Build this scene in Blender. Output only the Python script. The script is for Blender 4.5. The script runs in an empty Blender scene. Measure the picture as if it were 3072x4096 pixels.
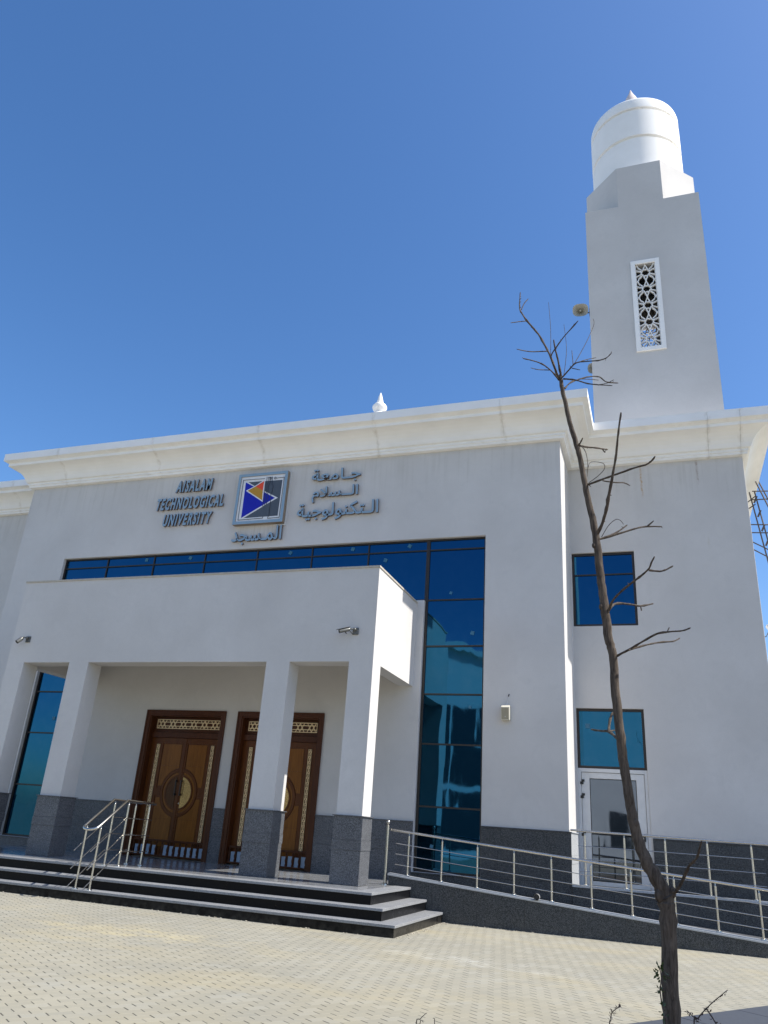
import bpy, bmesh, math, random
from mathutils import Vector, Matrix
R = math.radians
random.seed(7)
sc = bpy.context.scene
COL = sc.collection
# ------------------------------------------------------------------ camera
cam = bpy.data.cameras.new('camera'); camo = bpy.data.objects.new('camera', cam); COL.objects.link(camo)
yaw, pitch, roll = 0.354695, 0.390148, 0.0708103
cam.sensor_fit = 'HORIZONTAL'; cam.sensor_width = 36.0; cam.lens = 36.0*3069.0/3072.0
cam.clip_start = 0.05; cam.clip_end = 5000
fw = Vector((-math.sin(yaw)*math.cos(pitch), math.cos(yaw)*math.cos(pitch), math.sin(pitch)))
rt = Vector((math.cos(yaw), math.sin(yaw), 0)); up = rt.cross(fw)
r2 = rt*math.cos(roll)+up*math.sin(roll); u2 = -rt*math.sin(roll)+up*math.cos(roll)
M = Matrix((r2, u2, -fw)).transposed().to_4x4(); M.translation = Vector((6.774, -17.856, 1.6))
camo.matrix_world = M
sc.camera = camo
# ------------------------------------------------------------------ world, sun, exposure
SUN_EL, SUN_AZ = 50.0, 5.0          # azimuth measured from +X towards +Y
w = bpy.data.worlds.new('World'); sc.world = w; w.use_nodes = True
nt = w.node_tree; bg = nt.nodes['Background']
sky = nt.nodes.new('ShaderNodeTexSky'); sky.sky_type = 'NISHITA'; sky.sun_disc = False
sky.sun_elevation = R(SUN_EL); sky.sun_rotation = R(90-SUN_AZ)
sky.air_density = 1.0; sky.dust_density = 1.0; sky.ozone_density = 3.0; sky.altitude = 50
hs = nt.nodes.new('ShaderNodeHueSaturation'); hs.inputs['Saturation'].default_value = 1.23; hs.inputs['Hue'].default_value = .504
nt.links.new(sky.outputs[0], hs.inputs['Color']); nt.links.new(hs.outputs[0], bg.inputs[0]); bg.inputs[1].default_value = 0.099
sl = bpy.data.lights.new('sun', 'SUN'); sl.energy = 3.45; sl.angle = R(0.53); sl.color = (1.0, 0.955, 0.88)
so = bpy.data.objects.new('sun', sl); COL.objects.link(so)
sd = Vector((math.cos(R(SUN_EL))*math.cos(R(SUN_AZ)), math.cos(R(SUN_EL))*math.sin(R(SUN_AZ)), math.sin(R(SUN_EL))))
so.rotation_euler = sd.to_track_quat('Z', 'Y').to_euler(); so.location = (30, 0, 40)
sc.view_settings.view_transform = 'Standard'; sc.view_settings.look = 'None'
sc.view_settings.exposure = 1.02; sc.view_settings.gamma = 1.0; sc.view_settings.use_curve_mapping = False

RUST=[(6.726, 10.208, 11.065), (8.137, 10.465, 11.098), (8.241, 8.688, 8.841)]
JOINTS=[-10.69, -7.16, -3.58, -0.07, 3.42, 8.45, 9.22, -14.2, -16.3, -18.4]
PATCH=[(4.3485, -6.114, -0.09660069484176063, 1.5, 0.32, 0.6, (0.50, 0.49, 0.44)), (-0.204, -7.26, 0.1, 1.6, 0.55, 0.7, (0.50, 0.42, 0.23))]
ART= {'grey': [[(-4.027, 10.602), (-3.58, 10.6), (-3.81, 10.464)], [(-3.488, 10.592), (-2.935, 10.586), (-2.945, 9.481), (-4.028, 9.475), (-3.46, 9.789)]], 'blue': [[(-4.113, 10.604), (-3.101, 10.035), (-4.1, 9.486)]], 'white': [[(-4.183, 10.655), (-3.581, 10.606), (-3.812, 10.474), (-4.028, 10.609)]], 'tri': [(-4.072, 10.331), (-3.495, 10.599), (-3.477, 9.936)], 'yel': [(-4.01, 10.328), (-3.5, 9.99), (-3.52, 10.297), (-3.771, 10.443)], 'red': [(-3.513, 10.594), (-3.52, 10.297), (-3.771, 10.443)], 'bigtri': [(-4.143, 10.637), (-3.006, 10.033), (-4.127, 9.453)], 'line1': [(-3.508, 10.668), (-4.199, 10.678), (-4.189, 9.422), (-3.41, 9.433), (-3.402, 9.473)], 'line2': [(-3.123, 10.653), (-2.885, 10.661), (-2.89, 9.421), (-3.248, 9.416), (-3.243, 9.468)], 'ring': [(-3.167, 10.654)], 't1': [(-3.438, 10.71), (-3.43, 10.563), (-3.469, 10.436), (-3.451, 10.15), (-3.456, 9.8)], 't2': [(-3.374, 10.642), (-3.365, 10.534), (-3.406, 10.478), (-3.397, 10.193), (-3.393, 9.819)], 't3': [(-3.334, 10.701), (-3.317, 10.53), (-3.357, 10.426), (-3.345, 10.165), (-3.32, 10.07), (-3.343, 9.85)], 't4': [(-3.266, 10.644), (-3.248, 10.464), (-3.205, 10.413), (-3.213, 10.249), (-3.245, 10.181), (-3.229, 10.016), (-3.22, 9.472)], 'r2': [(-3.374, 10.684)], 'r3': [(-3.27, 10.675)], 't5': [(-3.316, 10.703), (-3.304, 10.612)]}
TRUNK= [(6.737, -12.9, 0.759, 0.0451), (6.744, -12.9, 1.093, 0.0403), (6.748, -12.9, 1.316, 0.038), (6.74, -12.9, 1.372, 0.0408), (6.7, -12.9, 1.444, 0.0386), (6.65, -12.9, 1.529, 0.0345), (6.603, -12.9, 1.682, 0.0298), (6.582, -12.9, 1.842, 0.0282), (6.56, -12.9, 2.034, 0.0273), (6.548, -12.9, 2.232, 0.0278), (6.533, -12.9, 2.438, 0.0269), (6.525, -12.9, 2.695, 0.026), (6.506, -12.9, 2.795, 0.0277), (6.489, -12.9, 3.006, 0.0275), (6.474, -12.9, 3.209, 0.0257), (6.461, -12.9, 3.419, 0.0246), (6.443, -12.9, 3.585, 0.0233), (6.412, -12.9, 3.775, 0.0206), (6.389, -12.9, 3.934, 0.0192), (6.368, -12.9, 4.097, 0.0178), (6.344, -12.9, 4.21, 0.018), (6.311, -12.9, 4.363, 0.0166), (6.287, -12.9, 4.499, 0.0159), (6.261, -12.9, 4.658, 0.0153), (6.252, -12.9, 4.749, 0.0138), (6.248, -12.9, 4.786, 0.0082)]
BR= [[(6.237, -12.9, 4.737, 0.0088), (6.18, -12.856, 4.966, 0.0083), (6.132, -12.812, 5.111, 0.0078), (6.075, -12.769, 5.26, 0.0073), (5.99, -12.725, 5.419, 0.0068), (5.935, -12.681, 5.543, 0.0062), (5.91, -12.638, 5.622, 0.0056), (5.9, -12.594, 5.734, 0.005), (5.898, -12.55, 5.868, 0.0043)], [(5.912, -12.58, 5.665, 0.0042), (5.927, -12.54, 5.752, 0.0039), (5.957, -12.5, 5.829, 0.0036)], [(5.958, -12.65, 5.492, 0.0041), (5.922, -12.725, 5.439, 0.0038), (5.863, -12.8, 5.384, 0.0034)], [(6.144, -12.78, 5.085, 0.0046), (6.026, -12.89, 5.026, 0.0039), (5.945, -13.0, 4.988, 0.0032)], [(6.257, -12.9, 4.749, 0.0081), (6.238, -12.933, 4.892, 0.0071), (6.225, -12.967, 4.961, 0.0061), (6.218, -13.0, 5.027, 0.005)], [(6.237, -12.9, 4.737, 0.0056), (6.2, -12.988, 4.76, 0.0051), (6.151, -13.075, 4.77, 0.0046), (6.109, -13.162, 4.748, 0.0041), (6.032, -13.25, 4.728, 0.0036)], [(6.184, -13.0, 4.768, 0.0037), (6.117, -13.1, 4.718, 0.003), (6.078, -13.2, 4.675, 0.0024)], [(6.242, -12.9, 4.743, 0.0056), (6.216, -12.967, 4.815, 0.0053), (6.201, -13.033, 4.862, 0.005), (6.253, -13.1, 4.897, 0.0046), (6.309, -13.167, 4.922, 0.0042), (6.364, -13.233, 4.931, 0.0039), (6.423, -13.3, 4.945, 0.0035)], [(6.194, -13.0, 4.9, 0.0025), (6.186, -12.9, 5.197, 0.0021), (6.162, -12.8, 5.529, 0.0017)], [(6.262, -12.9, 4.755, 0.0056), (6.317, -12.95, 4.781, 0.0052), (6.371, -13.0, 4.799, 0.0047), (6.446, -13.05, 4.77, 0.0042), (6.531, -13.1, 4.732, 0.0038), (6.59, -13.15, 4.711, 0.0033), (6.63, -13.2, 4.716, 0.0029)], [(6.371, -13.0, 4.799, 0.0037), (6.437, -12.9, 4.884, 0.0031), (6.504, -12.8, 4.957, 0.0025)], [(6.353, -13.0, 4.78, 0.0025), (6.415, -12.9, 4.976, 0.0024), (6.462, -12.8, 5.158, 0.0023), (6.495, -12.7, 5.333, 0.0021), (6.484, -12.6, 5.458, 0.002)], [(6.353, -13.0, 4.78, 0.0031), (6.345, -12.95, 4.894, 0.0028), (6.338, -12.9, 4.981, 0.0025)], [(6.346, -13.0, 4.76, 0.0037), (6.407, -13.1, 4.673, 0.003)], [(6.275, -12.9, 4.775, 0.0025), (6.286, -12.833, 4.95, 0.0022), (6.287, -12.767, 5.117, 0.002), (6.266, -12.7, 5.373, 0.0017)], [(6.274, -12.9, 4.743, 0.0056), (6.369, -13.025, 4.641, 0.0048), (6.458, -13.15, 4.524, 0.0041), (6.543, -13.275, 4.425, 0.0034), (6.628, -13.4, 4.332, 0.0027)], [(6.531, -13.25, 4.442, 0.0028), (6.587, -13.275, 4.43, 0.0025), (6.637, -13.3, 4.436, 0.0022)], [(6.278, -12.9, 4.659, 0.0056), (6.314, -12.817, 4.755, 0.0054), (6.37, -12.733, 4.829, 0.0051), (6.439, -12.65, 4.893, 0.0049), (6.51, -12.567, 4.932, 0.0046), (6.555, -12.483, 4.934, 0.0043), (6.641, -12.4, 4.962, 0.004)], [(6.371, -12.75, 4.821, 0.0032), (6.44, -12.675, 4.855, 0.0029), (6.504, -12.6, 4.884, 0.0026)], [(6.359, -12.9, 4.18, 0.0057), (6.383, -12.95, 4.18, 0.0049), (6.4, -13.0, 4.184, 0.004)], [(6.362, -12.9, 4.18, 0.0065), (6.421, -12.838, 4.193, 0.0062), (6.48, -12.775, 4.213, 0.0058), (6.517, -12.713, 4.232, 0.0054), (6.546, -12.65, 4.257, 0.0051)], [(6.511, -12.7, 4.242, 0.005), (6.531, -12.7, 4.208, 0.0042)], [(6.371, -12.9, 4.188, 0.0033), (6.413, -12.967, 4.096, 0.0029), (6.43, -13.033, 3.973, 0.0026), (6.429, -13.1, 3.841, 0.0023)], [(6.423, -12.9, 3.887, 0.0024), (6.481, -12.933, 3.911, 0.0023), (6.53, -12.967, 3.943, 0.0022), (6.534, -13.0, 3.97, 0.0022), (6.491, -13.033, 3.975, 0.0021), (6.448, -13.067, 3.958, 0.002), (6.437, -13.1, 3.905, 0.0019)], [(6.415, -12.9, 3.872, 0.008), (6.513, -12.975, 3.868, 0.0073), (6.607, -13.05, 3.862, 0.0066), (6.726, -13.125, 3.863, 0.006), (6.798, -13.2, 3.843, 0.0054), (6.834, -13.275, 3.83, 0.0048), (6.855, -13.35, 3.823, 0.0043)], [(6.524, -13.05, 3.824, 0.0046), (6.601, -12.967, 3.842, 0.0044), (6.651, -12.883, 3.875, 0.0042), (6.688, -12.8, 3.889, 0.004)], [(6.453, -12.9, 3.485, 0.0116), (6.497, -12.943, 3.548, 0.0108), (6.534, -12.986, 3.645, 0.01), (6.564, -13.029, 3.758, 0.0092), (6.594, -13.071, 3.87, 0.0084), (6.62, -13.114, 3.983, 0.0076), (6.642, -13.157, 4.114, 0.0069), (6.668, -13.2, 4.241, 0.0061)], [(6.461, -12.9, 3.465, 0.0077), (6.578, -12.825, 3.523, 0.007), (6.697, -12.75, 3.586, 0.0063), (6.772, -12.675, 3.627, 0.0056), (6.878, -12.6, 3.65, 0.0048)], [(6.78, -12.7, 3.617, 0.0055), (6.827, -12.7, 3.657, 0.0039)], [(6.554, -12.8, 3.533, 0.0055), (6.607, -12.75, 3.583, 0.0051), (6.653, -12.7, 3.637, 0.0048)], [(6.491, -12.9, 3.483, 0.0023), (6.542, -12.95, 3.543, 0.0022), (6.59, -13.0, 3.561, 0.0021), (6.62, -13.05, 3.534, 0.002), (6.641, -13.1, 3.485, 0.0018)], [(6.507, -12.9, 2.952, 0.0081), (6.54, -12.957, 3.019, 0.0075), (6.609, -13.014, 3.076, 0.0069), (6.683, -13.071, 3.115, 0.0064), (6.74, -13.129, 3.14, 0.0058), (6.776, -13.186, 3.156, 0.0052), (6.791, -13.243, 3.173, 0.0047), (6.81, -13.3, 3.189, 0.0041)], [(6.775, -13.15, 3.156, 0.0056), (6.835, -13.133, 3.152, 0.0052), (6.875, -13.117, 3.167, 0.0047), (6.914, -13.1, 3.194, 0.0042)], [(6.517, -12.9, 2.987, 0.0074), (6.555, -12.812, 3.048, 0.007), (6.638, -12.725, 3.067, 0.0065), (6.709, -12.638, 3.078, 0.006), (6.786, -12.55, 3.116, 0.0055)], [(6.707, -12.7, 3.06, 0.0053), (6.711, -12.7, 3.028, 0.0046)], [(6.542, -12.9, 2.682, 0.0072), (6.629, -12.967, 2.712, 0.0066), (6.714, -13.033, 2.746, 0.0061), (6.796, -13.1, 2.774, 0.0055), (6.86, -13.167, 2.768, 0.005), (6.934, -13.233, 2.757, 0.0044), (6.973, -13.3, 2.756, 0.0039)], [(6.854, -13.15, 2.775, 0.0041), (6.865, -13.15, 2.799, 0.0034)], [(6.623, -13.0, 2.698, 0.0056), (6.711, -12.9, 2.749, 0.0054), (6.807, -12.8, 2.793, 0.0051), (6.892, -12.7, 2.823, 0.0048), (6.934, -12.6, 2.866, 0.0045)], [(6.529, -12.9, 2.187, 0.0083), (6.475, -12.8, 2.241, 0.0074), (6.427, -12.7, 2.255, 0.0063), (6.355, -12.6, 2.276, 0.0052)], [(6.475, -12.8, 2.241, 0.0086), (6.481, -12.75, 2.306, 0.0076), (6.499, -12.7, 2.37, 0.0066)], [(6.472, -12.8, 2.243, 0.005), (6.508, -12.7, 2.261, 0.0044)], [(6.767, -12.9, 1.366, 0.0102), (6.811, -12.95, 1.403, 0.0091), (6.851, -13.0, 1.476, 0.0081), (6.877, -13.05, 1.525, 0.0071), (6.913, -13.1, 1.562, 0.0061), (6.929, -13.15, 1.608, 0.0052), (6.942, -13.2, 1.648, 0.0042)], [(6.743, -12.9, 1.373, 0.0089), (6.773, -12.85, 1.41, 0.0032)]]
VINE= [[(6.708, -13.0, 0.748, 0.0047), (6.701, -13.004, 0.798, 0.0043), (6.691, -13.008, 0.859, 0.0038), (6.687, -13.012, 0.92, 0.0034), (6.696, -13.016, 0.974, 0.0029), (6.691, -13.02, 1.026, 0.0024)]]
THORN= [[(6.396, -12.6, 0.617, 0.0039), (6.405, -12.6, 0.684, 0.0034), (6.411, -12.6, 0.718, 0.0029), (6.433, -12.6, 0.741, 0.0025), (6.462, -12.6, 0.758, 0.002)], [(6.842, -12.7, 0.703, 0.0043), (6.868, -12.7, 0.769, 0.0037), (6.921, -12.7, 0.827, 0.0031), (6.972, -12.7, 0.873, 0.0025), (7.028, -12.7, 0.919, 0.0019)], [(6.91, -12.7, 0.822, 0.0037), (6.94, -12.7, 0.778, 0.0037), (6.97, -12.7, 0.73, 0.0037)], [(6.814, -12.7, 0.795, 0.0031), (6.836, -12.7, 0.778, 0.0028), (6.86, -12.7, 0.758, 0.0025)]]
BLADE= [[(5.292, -12.7, 0.515, 0.0034), (5.318, -12.7, 0.57, 0.0024), (5.358, -12.7, 0.607, 0.0014)], [(5.313, -12.7, 0.517, 0.0027), (5.34, -12.7, 0.555, 0.0014)], [(5.409, -12.7, 0.53, 0.0027), (5.397, -12.7, 0.582, 0.0014)]]

# ------------------------------------------------------------------ material helpers
class NT:
    def __init__(s, name):
        s.m = bpy.data.materials.new(name); s.m.use_nodes = True; s.t = s.m.node_tree; s.n = s.t.nodes
        s.b = s.n['Principled BSDF']; s.pos = None
    def new(s, t, **k):
        n = s.n.new(t)
        for a, v in k.items(): setattr(n, a, v)
        return n
    def link(s, a, b): s.t.links.new(a, b)
    def put(s, sock, v):
        if isinstance(v, (int, float)): sock.default_value = v
        elif isinstance(v, (tuple, list)): sock.default_value = tuple(v)+((1,) if len(v) == 3 and len(sock.default_value) == 4 else ())
        else: s.link(v, sock)
    def P(s):
        if s.pos is None: s.pos = s.new('ShaderNodeNewGeometry').outputs['Position']
        return s.pos
    def math(s, op, a, b=0.0, c=0.0, clamp=False):
        n = s.new('ShaderNodeMath', operation=op); n.use_clamp = clamp
        s.put(n.inputs[0], a); s.put(n.inputs[1], b); s.put(n.inputs[2], c)
        return n.outputs[0]
    def sep(s, v):
        n = s.new('ShaderNodeSeparateXYZ'); s.link(v, n.inputs[0]); return n.outputs
    def comb(s, x, y, z):
        n = s.new('ShaderNodeCombineXYZ')
        for i, v in enumerate((x, y, z)): s.put(n.inputs[i], v)
        return n.outputs[0]
    def scale(s, v, k):
        n = s.new('ShaderNodeVectorMath', operation='MULTIPLY'); s.link(v, n.inputs[0]); n.inputs[1].default_value = k; return n.outputs[0]
    def noise(s, sc_, det=4, vec=None, rough=.55, dist=0, out='Fac'):
        n = s.new('ShaderNodeTexNoise'); s.link(vec or s.P(), n.inputs['Vector'])
        n.inputs['Scale'].default_value = sc_; n.inputs['Detail'].default_value = det
        n.inputs['Roughness'].default_value = rough; n.inputs['Distortion'].default_value = dist
        return n.outputs[out]
    def vor(s, sc_, vec=None, out='Color', feat='F1'):
        n = s.new('ShaderNodeTexVoronoi'); n.feature = feat; s.link(vec or s.P(), n.inputs['Vector']); n.inputs['Scale'].default_value = sc_
        return n.outputs[out]
    def white(s, vec):
        n = s.new('ShaderNodeTexWhiteNoise'); s.link(vec, n.inputs['Vector']); return n.outputs['Value']
    def ramp(s, f, stops):
        n = s.new('ShaderNodeValToRGB'); s.link(f, n.inputs[0]); e = n.color_ramp.elements
        while len(e) < len(stops): e.new(.5)
        for i, (p, c) in enumerate(stops):
            e[i].position = p; e[i].color = (c, c, c, 1) if isinstance(c, (int, float)) else tuple(c)+(1,)
        return n.outputs[0]
    def rng(s, v, a, b, c=0.0, d=1.0):
        n = s.new('ShaderNodeMapRange'); n.clamp = True; s.put(n.inputs[0], v)
        for i, q in enumerate((a, b, c, d)): n.inputs[i+1].default_value = q
        return n.outputs[0]
    def mix(s, f, a, b, mode='MIX'):
        n = s.new('ShaderNodeMix', data_type='RGBA', blend_type=mode)
        s.put(n.inputs[0], f); s.put(n.inputs[6], a); s.put(n.inputs[7], b); return n.outputs[2]
    def bump(s, h, strength=.3, dist=.01):
        n = s.new('ShaderNodeBump'); n.inputs['Strength'].default_value = strength; n.inputs['Distance'].default_value = dist
        s.link(h, n.inputs['Height']); s.link(n.outputs[0], s.b.inputs['Normal'])
    def set(s, **k):
        for a, v in k.items(): s.put(s.b.inputs[{'col': 'Base Color', 'rough': 'Roughness', 'metal': 'Metallic', 'spec': 'Specular IOR Level', 'coat': 'Coat Weight'}[a]], v)
        return s.m
    def box(s, x, a, b, soft):
        lo = s.rng(x, a-soft, a+soft); hi = s.rng(x, b-soft, b+soft, 1, 0); return s.math('MULTIPLY', lo, hi)

def plain(name, col, rough=.5, metal=0, vary=.12, sc_=6):
    n = NT(name); f = n.noise(sc_, 4)
    c = n.mix(f, tuple(x*(1-vary) for x in col), tuple(min(1, x*(1+vary)) for x in col))
    return n.set(col=c, rough=rough, metal=metal)

def mat_wall():
    n = NT('white_painted_render'); x, y, z = n.sep(n.P())
    big = n.noise(.55, 5, rough=.6); fine = n.noise(35, 3)
    c = n.mix(n.rng(big, .35, .7), (.555, .535, .510), (.632, .612, .586))
    # trowel clouds
    c = n.mix(n.math('MULTIPLY', n.rng(n.noise(2.2, 6, rough=.65, dist=.6), .52, .75), .35), c, (.49, .478, .46))
    # dirty run-off below the cornice
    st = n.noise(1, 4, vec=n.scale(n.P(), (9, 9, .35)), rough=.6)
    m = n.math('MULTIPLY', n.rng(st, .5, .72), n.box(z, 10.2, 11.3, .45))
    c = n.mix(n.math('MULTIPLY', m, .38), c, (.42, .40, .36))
    # thin uneven darker line right under the cornice
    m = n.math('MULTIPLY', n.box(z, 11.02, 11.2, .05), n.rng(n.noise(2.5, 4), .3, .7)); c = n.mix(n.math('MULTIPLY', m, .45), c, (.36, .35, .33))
    # rust streaks on the right wall and drips under the logo box
    wob = n.math('MULTIPLY', n.math('SUBTRACT', n.noise(3, 3), .5), .12)
    xw = n.math('ADD', x, wob)
    for (x0, hw, z0, z1, col, k, yy) in ((RUST[0][0], .02, RUST[0][1], RUST[0][2], (.45, .27, .10), .85, 1), (RUST[1][0], .013, RUST[1][1], RUST[1][2], (.22, .13, .08), .8, 1),
                                     (RUST[2][0], .02, RUST[2][1], RUST[2][2], (.40, .34, .2), .4, 1)):
        m = n.math('MULTIPLY', n.box(xw, x0-hw, x0+hw, .018), n.box(z, z0, z1, .12))
        m = n.math('MULTIPLY', m, n.rng(y, .9, 1.2)); m = n.math('MULTIPLY', m, n.rng(n.noise(14, 3), .3, .6))
        c = n.mix(n.math('MULTIPLY', m, k), c, col)
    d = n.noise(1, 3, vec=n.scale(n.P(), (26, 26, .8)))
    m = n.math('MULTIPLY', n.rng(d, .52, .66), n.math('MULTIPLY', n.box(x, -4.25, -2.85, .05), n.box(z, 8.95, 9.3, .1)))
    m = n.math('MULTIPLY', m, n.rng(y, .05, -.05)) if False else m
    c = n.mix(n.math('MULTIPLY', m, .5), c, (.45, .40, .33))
    # scuffs and splashes close to the plinth
    m = n.math('MULTIPLY', n.rng(z, 2.6, 1.75), n.rng(n.noise(5, 5, rough=.7), .5, .75)); c = n.mix(n.math('MULTIPLY', m, .22), c, (.45, .43, .40))
    c = n.mix(n.math('MULTIPLY', n.rng(fine, .4, .7), .10), c, (.38, .38, .37))
    n.bump(n.math('ADD', n.math('MULTIPLY', n.noise(60, 4), .5), n.math('MULTIPLY', n.noise(3, 3), 1.5)), .35, .006)
    return n.set(col=c, rough=.85, spec=.25)

def mat_cornice():
    n = NT('cream_painted_moulding'); x, y, z = n.sep(n.P())
    c = n.mix(n.rng(n.noise(1.3, 5), .35, .7), (.84, .825, .79), (.90, .885, .855))
    jm = None
    for j in JOINTS:
        b = n.box(n.math('ADD', x, n.math('MULTIPLY', n.math('SUBTRACT', n.noise(6, 3), .5), .10)), j-.035, j+.035, .05)
        jm = b if jm is None else n.math('MAXIMUM', jm, b)
    jm = n.math('MULTIPLY', jm, n.rng(n.noise(7, 4), .42, .62))
    c = n.mix(n.math('MULTIPLY', jm, .45), c, (.45, .39, .30))
    gm = n.math('MULTIPLY', n.rng(n.noise(1, 5, vec=n.scale(n.P(), (2.2, 2.2, 9)), rough=.65), .53, .7), n.math('MAXIMUM', n.box(z, 11.74, 11.86, .03), n.box(z, 11.1, 11.3, .05)))
    c = n.mix(n.math('MULTIPLY', gm, .22), c, (.52, .47, .38))
    n.bump(n.noise(40, 4), .25, .005)
    return n.set(col=c, rough=.8, spec=.25)

def mat_granite(name, dark, light, rough=.38, grain=260, patch=.15, spec=.35):
    n = NT(name); v = n.vor(grain, out='Color')
    f = n.sep(v)[0]; g = n.noise(grain*.45, 3, rough=.7)
    c = n.mix(n.rng(f, .25, .95), dark, light)
    c = n.mix(n.rng(g, .6, .72), c, tuple(min(1, l*1.7) for l in light))
    c = n.mix(n.math('MULTIPLY', n.rng(n.noise(1.2, 4), .4, .7), patch), c, tuple(l*1.25 for l in light))
    r = n.rng(n.noise(3, 4), .3, .7, rough*.8, rough*1.25)
    x, y, z = n.sep(n.P())
    dust = n.math('MULTIPLY', n.rng(z, .18, .0), n.rng(n.noise(9, 4), .35, .7)); c = n.mix(n.math('MULTIPLY', dust, .22), c, (.22, .20, .16))
    return n.set(col=c, rough=r, spec=spec)

def mat_floor():
    n = NT('polished_grey_floor_slabs'); x, y, z = n.sep(n.P())
    a = n.math('DIVIDE', x, .8); b = n.math('DIVIDE', y, .4)
    cell = n.white(n.comb(n.math('FLOOR', a), n.math('FLOOR', b), 1.0))
    f = n.sep(n.vor(220))[0]
    c = n.mix(f, (.16, .165, .17), (.34, .345, .35)); c = n.mix(n.math('MULTIPLY', cell, .35), c, (.14, .145, .15))
    streak = n.noise(1, 5, vec=n.scale(n.P(), (2.0, 9, 1)), rough=.7); c = n.mix(n.math('MULTIPLY', n.rng(streak, .5, .7), .35), c, (.10, .10, .105))
    j = n.math('MAXIMUM', n.math('LESS_THAN', n.math('FRACT', a), .006), n.math('LESS_THAN', n.math('FRACT', b), .012))
    c = n.mix(n.math('MULTIPLY', j, .6), c, (.07, .07, .07))
    return n.set(col=c, rough=n.rng(n.noise(4, 4), .3, .7, .10, .26), spec=.5)

def mat_paving():
    n = NT('beige_block_paving'); P = n.P(); x, y, z = n.sep(P)
    wx = n.math('MULTIPLY', n.math('SUBTRACT', n.noise(1.1, 2), .5), .05); wy = n.math('MULTIPLY', n.math('SUBTRACT', n.noise(.9, 2, vec=n.scale(P, (1.3, -1, 1))), .5), .05)
    xx = n.math('ADD', x, wx); yy = n.math('ADD', y, wy)
    c1, s1 = .559, .829
    p = n.math('DIVIDE', n.math('ADD', n.math('MULTIPLY', xx, c1), n.math('MULTIPLY', yy, s1)), .222)
    q = n.math('DIVIDE', n.math('SUBTRACT', n.math('MULTIPLY', xx, s1), n.math('MULTIPLY', yy, c1)), .111)
    row = n.math('FLOOR', q); odd = n.math('FRACT', n.math('MULTIPLY', row, .5))
    u = n.math('ADD', p, odd); br = n.math('FLOOR', u); fu = n.math('FRACT', u); fq = n.math('FRACT', q)
    cell = n.comb(row, br, 0.0); rnd = n.white(cell); rnd2 = n.white(n.comb(br, row, 5.0))
    base = n.mix(n.rng(n.noise(.35, 4, rough=.6), .35, .65), (.272, .257, .205), (.325, .305, .24))
    base = n.mix(n.math('MULTIPLY', rnd, .48), base, (.24, .232, .19))
    base = n.mix(n.math('MULTIPLY', n.math('GREATER_THAN', rnd2, .8), .4), base, (.33, .32, .27))
    # sand blown over the paving: warm yellow drifts and one pale lime spill
    sand = n.rng(n.noise(.5, 6, vec=n.scale(P, (.8, 1.6, 1)), rough=.65), .50, .68)
    base = n.mix(n.math('MULTIPLY', sand, .36), base, (.40, .335, .185))
    sand2 = n.math('MULTIPLY', n.rng(y, -7.2, -8.6), n.rng(n.noise(.9, 4), .35, .6)); base = n.mix(n.math('MULTIPLY', sand2, .20), base, (.36, .305, .18))
    for (px, py, ax, rx, ry_, k, col) in PATCH:
        dx = n.math('SUBTRACT', x, px); dy = n.math('SUBTRACT', y, py); ca, sa = math.cos(ax), math.sin(ax)
        a = n.math('DIVIDE', n.math('ADD', n.math('MULTIPLY', dx, ca), n.math('MULTIPLY', dy, sa)), rx)
        b = n.math('DIVIDE', n.math('SUBTRACT', n.math('MULTIPLY', dy, ca), n.math('MULTIPLY', dx, sa)), ry_)
        r = n.math('ADD', n.math('MULTIPLY', a, a), n.math('MULTIPLY', b, b)); r = n.math('ADD', r, n.math('MULTIPLY', n.math('SUBTRACT', n.noise(3.2, 6, rough=.75), .5), 6.5))
        base = n.mix(n.math('MULTIPLY', n.math('MULTIPLY', n.rng(r, 1.3, -.6), n.rng(n.noise(1.9, 5, rough=.7), .42, .62)), k), base, col)
    base = n.mix(n.math('MULTIPLY', n.rng(n.noise(45, 4), .45, .7), .12), base, (.25, .23, .19))
    lj = n.box(fq, -.03, .045, .012)
    base = n.mix(n.math('MULTIPLY', lj, n.rng(n.noise(3, 3), .35, .65, .15, .8)), base, (.50, .46, .34))
    ljd = n.math('MULTIPLY', n.box(fq, .045, .07, .012), n.rng(n.noise(2.2, 3, vec=n.scale(P, (1, 1.7, 1))), .44, .58, .1, .8)); base = n.mix(ljd, base, (.14, .12, .09))
    sj = n.math('MULTIPLY', n.math('LESS_THAN', fu, n.math('ADD', .038, n.math('MULTIPLY', rnd2, .030))), n.box(fq, .02, .97, .02))
    sj = n.math('MULTIPLY', sj, n.rng(rnd, .0, .12, .25, .93))
    base = n.mix(sj, base, (.05, .045, .038))
    h = n.math('SUBTRACT', n.math('ADD', n.math('MULTIPLY', n.noise(30, 4), .25), n.math('MULTIPLY', rnd, .15)), n.math('ADD', sj, n.math('MULTIPLY', lj, .25)))
    n.bump(h, .5, .006)
    return n.set(col=base, rough=.9, spec=.2)

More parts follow.
